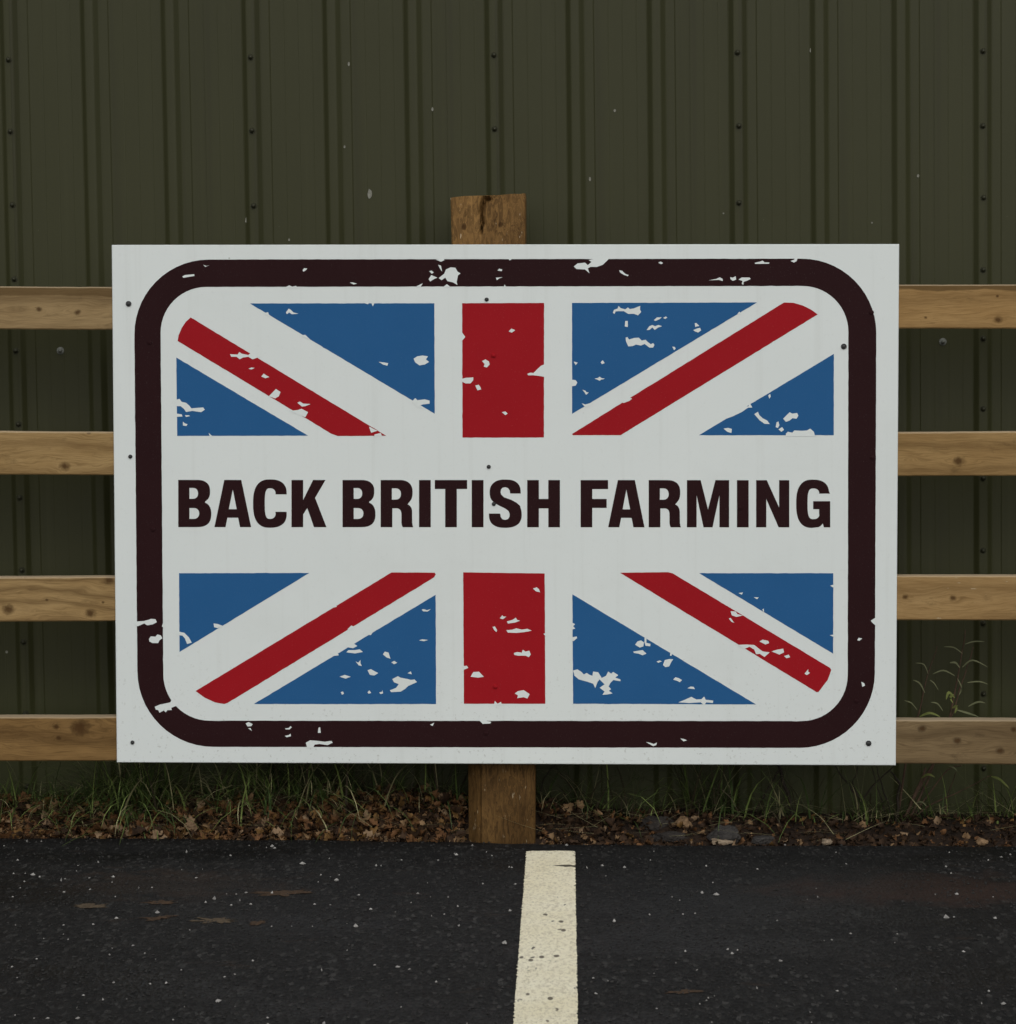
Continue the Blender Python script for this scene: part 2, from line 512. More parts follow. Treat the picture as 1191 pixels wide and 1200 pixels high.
# painted bay line, ragged edges, real thickness
la, lb = at_z(617, 997.5, 0.004).x, at_z(674, 996.5, 0.004).x
ly = at_z(645, 997, 0.004).y
V, Fc = [], []
rows = 900
for i in range(rows + 1):
    y = ly - 4.8 * (i / rows) ** 1.3
    jl = 0.0026 * nz(y * 130, 1) + 0.0024 * nz(y * 330, 4) + 0.001 * nz(y * 8, 9)
    jr = 0.0026 * nz(y * 130, 21) + 0.0024 * nz(y * 330, 24) + 0.001 * nz(y * 8, 29)
    yy = y + (0.003 if i == 0 else 0)
    for k in range(9):
        f = k / 8
        x = (la + jl) * (1 - f) + (lb + jr) * f
        V.append((x, yy + (0.004 * nz(x * 60, 5) if i == 0 else 0), 0.0035 if 0 < k < 8 else 0.0022))
for i in range(rows):
    for k in range(8):
        a = i * 9 + k
        Fc.append((a, a + 9, a + 10, a + 1))
tag(mesh_obj('bay_line', V, Fc, M_LINE, smooth=True), 'cream white painted bay line running up to the fence post', 'road marking')

WALL_Y = 0.25


def verge_h(x, y):
    e = edge_y(x)
    f = max(0.0, min(1.0, (y - e) / 0.13))
    left = 1.0 / (1.0 + math.exp((x + 0.02) * 9.0))
    top = 0.052 * left + 0.012 * (1 - left)
    if 0.12 < x < 0.40:
        top += 0.012 * math.sin((x - 0.12) / 0.28 * math.pi)
    s = f * f * (3 - 2 * f)
    return -0.008 + (top + 0.008) * s + 0.007 * nz(x * 9, y * 9, 2) * s


V, Fc = [], []
gx = [-2.6 + 0.03 * i for i in range(174)]
NY = 16
for x in gx:
    e = edge_y(x) - 0.010
    for j in range(NY):
        y = e + (WALL_Y + 0.04 - e) * j / (NY - 1)
        V.append((x, y, verge_h(x, y) if j else -0.05))
for i in range(len(gx) - 1):
    for j in range(NY - 1):
        Fc.append((i * NY + j, (i + 1) * NY + j, (i + 1) * NY + j + 1, i * NY + j + 1))
tag(mesh_obj('verge', V, Fc, M_SOIL, smooth=True), kind='structure')

# ------------------------------------------------------------------ clad building
shed = empty('clad_building', (0, WALL_Y, -0.05))
tag(shed, 'olive green profiled steel clad farm building wall behind the timber fence', 'building')
shed.rotation_euler = (0, -0.0042, 0)
bpy.context.view_layer.update()
inv = (Matrix.Translation(shed.location) @ Matrix.Rotation(-0.0042, 4, 'Y')).inverted()
CREST = -0.0093                                            # rib crest stands proud of the sheet


def wall_pt(px, py, dy):
    return inv @ at_y(px, py, WALL_Y + dy)


r0, r4 = wall_pt(10.5, 70, CREST).x, wall_pt(1152, 60, CREST).x
PITCH = (r4 - r0) / 12.0


def rib(c, w0=-1, w1=1):
    """outline of one crest from its left foot to its right foot"""
    return [(c - 0.0195, 0), (c - 0.0170, -0.0010), (c - 0.0095, -0.0082), (c - 0.0075, -0.0092), (c - 0.003, -0.0095), (c + 0.003, -0.0095), (c + 0.0075, -0.0092),
            (c + 0.0095, -0.0082), (c + 0.0175, -0.0010), (c + 0.0200, 0)]


def trough(c):
    """flat of the sheet with its rolled swage lines"""
    out = []
    for d, dep, w in ((0.0385, 0.0008, 0.0013), (0.068, 0.00028, 0.0013), (0.097, 0.00028, 0.0013), (0.126, 0.00028, 0.0013)):
        k = d * PITCH / 0.1667
        out += [(c + k - w, 0), (c + k, dep), (c + k + w, 0)]
    return out


prof = [p for p in rib(0) if p[0] >= -0.0100]
for k in range(3):
    prof += trough(k * PITCH) + ([p for p in rib((k + 1) * PITCH)] if k < 2 else [p for p in rib(3 * PITCH) if p[0] <= 3 * PITCH + 0.004])
SHEET_H = 3.3
zs = [0.0, 0.5, 1.0, 1.5, 2.0, 2.6, SHEET_H]
V = [(x, y, z) for z in zs for (x, y) in prof]
n = len(prof)
Fc = [(r * n + i, r * n + i + 1, (r + 1) * n + i + 1, (r + 1) * n + i) for r in range(len(zs) - 1) for i in range(n - 1)]
sheet_me = bpy.data.meshes.new('cladding_sheet')
sheet_me.from_pydata(V, [], Fc)
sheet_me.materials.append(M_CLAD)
sheets = []
for k in range(-3, 7):
    s = link('cladding_sheet', sheet_me, shed, (r0 + k * 3 * PITCH, -0.0009 * (k % 2), 0.0))
    sheets.append((k, s))


def dome(r, h, segs=10, rings=3, collar=0.0):
    """screw cap facing -y: optional washer collar, then a dome"""
    V, Fc = [], []
    prof = []
    if collar:
        prof += [(collar, 0.001), (collar, -0.0012), (r, -0.0016)]
    else:
        prof += [(r, 0.001)]
    for i in range(rings):
        a = i / rings * math.pi / 2
        prof.append((r * math.cos(a), -0.0016 - h * math.sin(a)))
    for (rr, y) in prof:
        for s in range(segs):
            b = 2 * math.pi * s / segs
            V.append((rr * math.cos(b), y, rr * math.sin(b)))
    m = len(prof)
    for i in range(m - 1):
        for s in range(segs):
            a, b = i * segs + s, i * segs + (s + 1) % segs
            Fc.append((a, b, b + segs, a + segs))
    V.append((0, -0.0016 - h, 0))
    for s in range(segs):
        Fc.append(((m - 1) * segs + s, (m - 1) * segs + (s + 1) % segs, len(V) - 1))
    return V, Fc


def dome_mesh(name, mat, *a, **k):
    V, Fc = dome(*a, **k)
    me = bpy.data.meshes.new(name)
    me.from_pydata(V, [], Fc)
    me.materials.append(mat)
    me.polygons.foreach_set('use_smooth', [True] * len(me.polygons))
    return me


screw_me = dome_mesh('screw', M_HEAD, 0.0050, 0.0085, collar=0.0060)
tek_me = dome_mesh('screw', M_TEK, 0.0052, 0.0060, collar=0.0078)
by_k = dict(sheets)
cols = [(10.5, [(11, 70), (14, 154), (17, 240), (18.5, 327), (20, 411), (22, 497), (23.5, 583), (25, 668), (27, 752), (28.5, 836), (30, 922)]),
        (298, [(298, 67), (300, 153), (302, 241)]), (584, [(584, 64.5), (585.7, 151)]),
        (867, [(867, 61.5), (868, 147.5), (867.6, 237.5)]),
        (1152, [(1152, 60), (1152, 147.5), (1153, 231.5), (1153.5, 316), (1154, 396.5), (1154, 479), (1155, 560), (1156, 645), (1157, 730), (1157, 813), (1157, 900)])]
for k, (_, pts) in enumerate(cols):
    sh = by_k[k]
    for p in pts:
        w = wall_pt(p[0], p[1], CREST)
        link('screw', screw_me, sh, (0.0 + 0.0018 * nz(w.z * 40, k), CREST - 0.0001, w.z))
    top = max(wall_pt(*p, CREST).z for p in pts)
    for q in range(1, 6):
        link('screw', screw_me, sh, (0.001 * nz(q * 3.3, k), CREST - 0.0001, top + 0.1475 * q))
for (px, py, k) in ((71, 411, 0), (1105, 400.5, 3)):
    w = wall_pt(px, py, 0)
    link('screw', tek_me, by_k[k], (w.x - by_k[k].location.x, 0.0, w.z))

# a few pale bird-lime splashes dried on the sheets
for (px, py, k, rx, rz) in ((289, 258, 0, 1.6, 3.2), (293, 265, 0, 1.5, 4.0), (433.5, 227, 1, 2.6, 5.0), (409, 75, 1, 1.3, 2.4), (507, 128, 1, 1.2, 2.2), (404, 172, 1, 1.2, 1.6), (339, 281, 1, 1.2, 1.5), (720.5, 129.5, 2, 1.3, 1.8), (691.5, 210, 2, 1.2, 2.5), (950, 59, 3, 1.0, 2.4), (1076, 206, 3, 1.6, 1.6), (1150, 27, 3, 0.9, 2.6), (848, 250, 2, 1.0, 1.0), (1022, 261, 3, 1.0, 1.0), (8, 764, 0, 1.6, 1.6), (123, 787, 0, 1.8, 3.0)):
    dy = -0.0016
    w = wall_pt(px, py, dy)
    vs_ = []
    for i in range(10):
        a = i * math.pi / 5
        q = 1 + 0.35 * nz(px + i * 1.7, py)
        vs_.append((0.00175 * rx * q * math.cos(a), 0, 0.00175 * rz * q * math.sin(a)))
    sh = by_k[k]
    mesh_obj('lime_mark', vs_, [tuple(range(10))], M_DROP, sh, (w.x - sh.location.x, dy, w.z))

# body of the building behind its cladding: inner wall, roof with an overhanging verge
xa, xb = r0 - 9 * PITCH, r0 + 21 * PITCH


def box(x0, x1, y0, y1, z0, z1):
    return [(x0, y0, z0), (x1, y0, z0), (x1, y1, z0), (x0, y1, z0), (x0, y0, z1), (x1, y0, z1), (x1, y1, z1), (x0, y1, z1)], \
        [(0, 3, 2, 1), (4, 5, 6, 7), (0, 1, 5, 4), (1, 2, 6, 5), (2, 3, 7, 6), (3, 0, 4, 7)]


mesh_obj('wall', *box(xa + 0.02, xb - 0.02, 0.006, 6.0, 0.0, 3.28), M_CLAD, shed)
rv = [(xa - .1, -.06, 3.29), (xb + .1, -.06, 3.29), (xb + .1, 6.1, 3.9), (xa - .1, 6.1, 3.9), (xa - .1, -.06, 3.35), (xb + .1, -.06, 3.35), (xb + .1, 6.1, 3.96), (xa - .1, 6.1, 3.96)]
mesh_obj('roof', rv, box(0, 1, 0, 1, 0, 1)[1], M_ROOF, shed)

# ------------------------------------------------------------------ timber fence
RAIL_T, POST_Y = 0.038, 0.0375
fence = empty('timber_fence', (-0.13, POST_Y + 0.06, 0.0))
tag(fence, 'four rail sawn timber fence with a square post behind the sign', 'fence')
FO = Vector(fence.location)


def make_rail(p0, p1, hh, mat, seed):
    """sawn rail from p0 to p1 (centres of the front face), height hh, soft arrises and slight wander"""
    L = (p1 - p0).length
    ang = math.atan2(p1.z - p0.z, p1.x - p0.x)
    c = (p0 + p1) / 2
    N = 90
    b = 0.0022
    cs = [(0.0, -hh / 2 + b), (0.0, -hh / 4), (0, 0), (0, hh / 4), (0.0, hh / 2 - b), (b, hh / 2), (RAIL_T / 2, hh / 2), (RAIL_T - b, hh / 2), (RAIL_T, hh / 2 - b), (RAIL_T, -hh / 2 + b), (RAIL_T - b, -hh / 2), (b, -hh / 2)]
    V, Fc = [], []
    m = len(cs)
    for i in range(N + 1):
        x = -L / 2 + L * i / N
        for j, (y, z) in enumerate(cs):
            dz = 0.0011 * nz(x * 5, seed, 1 if z > 0 else 7) + 0.0005 * nz(x * 45, seed, 3 if z > 0 else 5)
            dy = 0.0006 * nz(x * 8, z * 30, seed) if y < RAIL_T * 0.5 else 0
            V.append((x, y + dy, z + dz * (1 if abs(z) > hh / 3 else 0)))
    for i in range(N):
        for j in range(m):
            a, b2 = i * m + j, i * m + (j + 1) % m
            Fc.append((a, b2, b2 + m, a + m))
    Fc.append(tuple(range(m)))
    Fc.append(tuple(N * m + j for j in reversed(range(m))))
    o = mesh_obj('rail', V, Fc, mat, fence, c - FO)
    o.rotation_euler = (0, -ang, 0)
    return o


XM = -0.128                       # rails butt on the middle post
XL, XR = -1.93, 1.67
TAN = ((0.3380, 0.2287, 0.1008), (0.2600, 0.1648, 0.0657), (0.1300, 0.0742, 0.0270))
rails = [  # left edge rows at px 0 / 130 : (top0, top130, bottom0, bottom130), knots in px, colours
    ('L', 335, 336, 386.5, 386.5, [(46, 362.5, .0055), (91, 366, .0065)], ((0.3120, 0.2215, 0.1098), (0.2444, 0.1648, 0.0774), (0.1196, 0.0762, 0.0342)), 0.75, 120, 0.0),
    ('L', 505, 505.5, 557, 557.5, [(76, 546.5, .010), (104, 507, .004)], TAN, 0.0, 150, 0.0),
    ('L', 676, 675.5, 729, 728.5, [(10, 714, .012), (106, 719, .010), (55, 703, .003), (121, 706, .003), (128, 680, .010)], ((0.3432, 0.2318, 0.1035), (0.2652, 0.1700, 0.0702), (0.1144, 0.0670, 0.0252)), 0.0, 330, 0.0),
    ('L', 840, 839, 893, 892.5, [(94, 853, .018), (66, 852, .006), (69, 865, .005)], ((0.2340, 0.1391, 0.0522), (0.1560, 0.0886, 0.0297), (0.0645, 0.0340, 0.0108)), 0.0, 140, 0.0),
    ('R', 333, 333, 385.5, 385.5, [(1170, 374.5, .008), (1169, 347, .003), (1085, 372, .003)], ((0.3588, 0.2287, 0.0954), (0.2860, 0.1720, 0.0657), (0.1456, 0.0803, 0.0270)), 0.8, 100, 0.0),
    ('R', 506, 506, 558, 557.5, [(1124, 540.5, .011)], ((0.3276, 0.2142, 0.0900), (0.2444, 0.1493, 0.0576), (0.1165, 0.0659, 0.0234)), 0.0, 160, 0.0),
    ('R', 674.5, 674.5, 727.5, 727, [(1061, 699.5, .006), (1117, 701, .007)], ((0.3484, 0.2287, 0.1008), (0.2704, 0.1669, 0.0666), (0.1404, 0.0793, 0.0279)), 0.0, 120, 0.8),
    ('R', 843, 843.5, 895.6, 896.8, [(1122, 868, .008), (1172, 880, .008), (1081, 854, .008), (1188, 855, .006)], ((0.1976, 0.1391, 0.0720), (0.1508, 0.1009, 0.0486), (0.0728, 0.0464, 0.0216)), 0.0, 120, 0.0),
]
for i, (side, t0, t1, b0, b1, kn, (cl, cm, cd), wet, rings, fleck) in enumerate(rails):
    if side == 'L':
        A, B = [(at_y(0, t, 0) + at_y(0, b, 0)) / 2 for t, b in ((t0, b0),)][0], (at_y(130, t1, 0) + at_y(130, b1, 0)) / 2
        xe0, xe1 = XL, XM - 0.001
    else:
        A, B = (at_y(1054, t0, 0) + at_y(1054, b0, 0)) / 2, (at_y(1191, t1, 0) + at_y(1191, b1, 0)) / 2
        xe0, xe1 = XM + 0.001, XR
    sl = (B.z - A.z) / (B.x - A.x)
    # follow the measured end heights, and keep the run level towards the hidden part
    p0 = Vector((xe0, 0, A.z + sl * (xe0 - A.x)))
    p1 = Vector((xe1, 0, A.z + sl * (xe1 - A.x)))
    hh = (at_y(600, t0, 0) - at_y(600, b0, 0)).z - 0.002
    c = (p0 + p1) / 2
    ang = math.atan2(p1.z - p0.z, p1.x - p0.x)
    kl = []
    for (kx, ky, kr) in kn:
        w = at_y(kx, ky, 0) - c
        kl.append((w.x * math.cos(ang) + w.z * math.sin(ang), -w.x * math.sin(ang) + w.z * math.cos(ang), kr))
    mat = mat_wood('rail_timber', cl, cm, cd, 'X', kl, seed=i * 7.3, rings=rings, wet=wet, wet_z=hh / 2 - (0.017 if side == 'L' else 0.010), fleck=fleck)
    make_rail(p0, p1, hh, mat, i * 3.7)


def make_post(zrows, depth, mat, seed, crack=None, wane=None):
    """square post lofted from (z, x_left, x_right) rows, with a drying check and a waney corner"""
    def lerp(z):
        for (z0, a0, b0), (z1, a1, b1) in zip(zrows, zrows[1:]):
            if z0 <= z <= z1:
                f = (z - z0) / (z1 - z0)
                return a0 + (a1 - a0) * f, b0 + (b1 - b0) * f
        return zrows[-1][1:]
    NZ, NF = 170, 44
    V, Fc = [], []
    ztop = zrows[-1][0]
    for i in range(NZ + 1):
        z = zrows[0][0] + (ztop - zrows[0][0]) * i / NZ
        x0, x1 = lerp(z)
        w = wane(z) if wane else 0.003
        ring = []
        for j in range(NF + 1):
            f = j / NF
            x = x0 + (x1 - x0) * f
            y = 0.0
            dl, dr = x - x0, x1 - x
            if dl < w: y += (w - dl) * 1.1 + (0.004 * math.exp(-((dl - w) / 0.0022) ** 2) if w > 0.008 else 0)
            elif w > 0.008: y += 0.006 * math.exp(-((dl - w) / 0.0022) ** 2)
            if dr < 0.004: y += (0.004 - dr)
            y += 0.0012 * nz(x * 60, z * 5, seed) + 0.0009 * nz(x * 260, z * 12, seed) + 0.0016 * abs(nz(x * 120, z * 22, seed + 3))
            if crack: y += crack(x, z)
            ring.append((x, y))
        for k in range(1, 5):
            ring.append((x1 + 0.001 * nz(z * 8, k, seed), depth * k / 5))
        for k in range(0, 7):
            ring.append((x1 + (x0 - x1) * k / 6, depth))
        for k in range(4, 0, -1):
            ring.append((x0 + 0.001 * nz(z * 8, k + 9, seed), w + (depth - w) * k / 5))
        for (x, y) in ring:
            zz = z
            if i > NZ - 4:
                f = (x - zrows[-1][1]) / (zrows[-1][2] - zrows[-1][1])
                zz += (i - NZ + 4) / 4 * (0.006 * (f - 0.5) + 0.0022 * nz(x * 90, y * 30, seed))
                if crack and y > 0.006: zz -= 0.0
            V.append((x, y, zz))
    m = len(V) // (NZ + 1)
    for i in range(NZ):
        for j in range(m):
            a, b = i * m + j, i * m + (j + 1) % m
            Fc.append((a, b, b + m, a + m))
    Fc.append(tuple(NZ * m + j for j in range(m)))
    c = Vector((sum(r[1] + r[2] for r in zrows) / (2 * len(zrows)), 0, 0))
    o = mesh_obj('post', [Vector(v) - c for v in V], Fc, mat, fence, Vector((c.x, POST_Y, 0)) - FO)
    return o, c


pz = lambda py, l, r: (at_y((l + r) / 2, py, POST_Y).z, at_y(l, py, POST_Y).x, at_y(r, py, POST_Y).x)
rows = [(-0.06,) + pz(988, 549, 627.5)[1:], pz(986, 549, 627.5), pz(900, 548.5, 627.5), pz(600, 540, 622), pz(286, 529.5, 615.8), pz(229, 528, 616)]
top_z = rows[-1][0]
ck = [(at_y(px, py, POST_Y).x, at_y(px, py, POST_Y).z) for px, py in ((583, 227), (575, 232), (567, 236), (565, 243), (564, 250), (566, 262), (563, 275))]


def crack(x, z):
    if z < ck[-1][1] - 0.05:
        return 0.0
    d, w = 1e9, 0.002
    for k, ((xa_, za), (xb_, zb)) in enumerate(zip(ck, ck[1:])):
        dx, dz = xb_ - xa_, zb - za
        f = max(0, min(1, ((x - xa_) * dx + (z - za) * dz) / (dx * dx + dz * dz)))
        dd = math.hypot(x - xa_ - f * dx, z - za - f * dz)
        ww = (0.0026, 0.0030, 0.0042, 0.0040, 0.0025, 0.0014)[k]
        if dd / ww < d / w:
            d, w = dd, ww
    r = d / w
    return 0.020 * math.exp(-r * r) if r < 3 else 0.0


bot_z = at_y(588, 900, POST_Y).z
wane = lambda z: 0.003 + 0.020 * max(0.0, min(1.0, (bot_z + 0.10 - z) / 0.06))
cx0 = sum(r[1] + r[2] for r in rows) / (2 * len(rows))
PK = []
for (px, py, r_, *q) in ((545, 262, .020, 1), (588, 258, .018, 1), (558, 276, .012, 1), (600, 276, .014, 1), (572, 262, .010, 1), (544, 266, .006), (587, 263, .005), (566, 915, .012, 1), (600, 930, .02, 1)):
    w = at_y(px, py, POST_Y)
    PK.append((w.z, w.x - cx0, r_, *q))
M_POST = mat_wood('post_timber', (0.145, 0.080, 0.026), (0.066, 0.035, 0.011), (0.016, 0.008, 0.003), 'Z', PK, seed=4.4, rings=430, fleck=0.55, pale_z=top_z - 0.17, warp_amp=0.13, warp_f=3.0)
make_post(rows, 0.125, M_POST, 2.2, crack, wane)
for xx in (XL, XR):
    zt = top_z - 0.01
    r_ = [(-0.06, xx - 0.065, xx + 0.065), (0.0, xx - 0.065, xx + 0.065), (zt, xx - 0.065, xx + 0.065)]
    make_post(r_, 0.125, M_POST, xx)

# ------------------------------------------------------------------ the sign board
FRONT, BACK = -0.004, 0.0015
cor = [at_y(131, 287, FRONT), at_y(1054, 286, FRONT), at_y(1050, 897, FRONT), at_y(137, 893.5, FRONT)]
ctr = sum(cor, Vector()) / 4
sign = empty('sign_board', (ctr.x, 0.0, ctr.z))
tag(sign, 'large white sign board with a worn union flag and the words BACK BRITISH FARMING', 'sign')
SO = Vector(sign.location)


def sp(px, py, lift=0.0):
    p = at_y(px, py, FRONT)
    return Vector((p.x - SO.x, FRONT - lift, p.z - SO.z))


b = 0.0012
V, Fc = [], []
front = [sp(*q) for q in ((131, 287), (1054, 286), (1050, 897), (137, 893.5))]
for s, y in ((0.0, BACK), (0.0, FRONT + b), (b, FRONT)):
    for v in front:
        V.append((v.x - math.copysign(s, v.x), y, v.z - math.copysign(s, v.z)))
Fc.append((11, 10, 9, 8))
Fc.append((0, 1, 2, 3))
for r in (0, 4):
    for j in range(4):
        Fc.append((r + j, r + 4 + j, r + 4 + (j + 1) % 4, r + (j + 1) % 4))
mesh_obj('panel', V, Fc, [M_WHITE, M_EDGE], sign, mat_idx=[0, 1, 1, 1, 1, 1, 0, 0, 0, 0])


def flat(name, loops, mat, lift, parent=sign):
    """flat printed shape on the board from closed outlines (inner outlines cut holes)"""
    cu = bpy.data.curves.new(name, 'CURVE')
    cu.dimensions = '2D'
    cu.fill_mode = 'BOTH'
    for lp in loops:
        s = cu.splines.new('POLY')
        s.points.add(len(lp) - 1)
        for p, (x, z) in zip(s.points, lp):
            p.co = (x, z, 0, 1)
        s.use_cyclic_u = True
    tmp = bpy.data.objects.new(name, cu)
    COL.objects.link(tmp)
    me = bpy.data.meshes.new_from_object(tmp.evaluated_get(bpy.context.evaluated_depsgraph_get()))
    bpy.data.objects.remove(tmp)
    bpy.data.curves.remove(cu)
    for v in me.vertices:
        v.co = (v.co.x, FRONT - lift, v.co.y)
    me.materials.clear()
    me.materials.append(mat)
    me.name = name
    return link(name, me, parent)


def px2(lp):
    return [(sp(*q).x, sp(*q).z) for q in lp]


def rough_edge(lp, step=5.0, amp=0.35, seed=0.0):
    """hand-cut looking outline: long edges get small waves"""
    out = []
    for (x0, y0), (x1, y1) in zip(lp, lp[1:] + lp[:1]):
        L = math.hypot(x1 - x0, y1 - y0)
        n_ = max(1, int(L / step))
        nx, ny = (y1 - y0) / (L or 1), -(x1 - x0) / (L or 1)
        for i in range(n_):
            f = i / n_
            d = amp * (nz((x0 + x1 * f) * .09, (y0 + y1 * f) * .09, seed) + max(0, nz((x0 + (x1 - x0) * f) * .13, (y0 + (y1 - y0) * f) * .13, seed + 5) - 0.25) * 2) if 0 < i else 0
            out.append((x0 + (x1 - x0) * f + nx * d, y0 + (y1 - y0) * f + ny * d))
    return out


def rounded(c4, r):
    out = []
    n_ = 14
    for i in range(4):
        p, a, b_ = Vector(c4[i]), Vector(c4[i - 1]), Vector(c4[(i + 1) % 4])
        da, db = (a - p).normalized(), (b_ - p).normalized()
        cc = p + (da + db) * r
        for k in range(n_ + 1):
            th = k / n_ * math.pi / 2
            out.append(tuple(cc - db * r * math.cos(th) - da * r * math.sin(th)))
    return out


outer = rough_edge(rounded([(157, 304.3), (1027.5, 303), (1025, 876.5), (162, 875)], 88), 6, 0.22, 1)
inner = rough_edge(rounded([(188, 336.3), (994.5, 335), (993.5, 845), (192, 844.5)], 54), 6, 0.3, 2)
flat('border', [px2(outer), px2(inner)], M_MAROON, 0.0003)
blues = [[(293.2, 355.6), (509.2, 355.4), (509.6, 484.8)], [(206.8, 419), (361.2, 510.5), (207.8, 510.8)],
         [(670.5, 355), (887.3, 354.4), (670.6, 485)], [(977.3, 414.7), (977.3, 510), (819.2, 510)],
         [(210, 671.7), (362.7, 671.4), (210.6, 764)], [(510.7, 697), (511.2, 825), (297.6, 825)],
         [(671, 696.5), (886.2, 825.5), (671.8, 824.6)], [(819.6, 671.7), (976.7, 671.7), (976.5, 766)]]
for i, lp in enumerate(blues):
    flat('blue_field', [px2(rough_edge(lp, 5, 0.28, i * 3))], M_BLUE, 0.0003)
reds = [[(541.8, 355.3), (637.8, 355), (637.6, 512.6), (542.2, 512.8)], [(543, 670.7), (638.5, 672), (639.2, 824.7), (543.8, 824.7)],
        [(208.4, 399.6), (209.5, 393), (213, 384.5), (218, 377), (223.7, 372), (452.8, 510.6), (396, 511), (388, 508)],
        [(919, 354.5), (930, 354.8), (941, 358), (951, 363), (958.4, 368.4), (727.5, 510), (671.5, 510), (670.6, 508.4)],
        [(459, 670.8), (509.5, 671), (510.8, 673), (509, 676.4), (267.5, 823.4), (263, 825), (252, 823), (240, 817.5), (229.3, 809.8)],
        [(726.8, 671.2), (783, 670.5), (788.5, 671.8), (972.8, 782.5), (974.3, 785), (970, 797), (959.3, 811), (957, 811)]]
for i, lp in enumerate(reds):
    flat('red_stripe', [px2(rough_edge(lp, 5, 0.28, 40 + i * 3))], M_RED, 0.0003)


# heavy condensed grotesque capitals, drawn in a unit cap height (x in units of cap height)
def arc(cx, cy, rx, ry, a0, a1, n_=14):
    return [(cx + rx * math.cos(math.radians(a0 + (a1 - a0) * i / n_)), cy + ry * math.sin(math.radians(a0 + (a1 - a0) * i / n_))) for i in range(n_ + 1)]


def sup(cx, cy, rx, ry, a0, a1, e=2.5, n_=16):
    """superellipse arc, for the squarish bowls of condensed capitals"""
    out = []
    for i in range(n_ + 1):
        a = math.radians(a0 + (a1 - a0) * i / n_)
        c, s = math.cos(a), math.sin(a)
        out.append((cx + rx * math.copysign(abs(c) ** (2 / e), c), cy + ry * math.copysign(abs(s) ** (2 / e), s)))
    return out


ST = 0.247


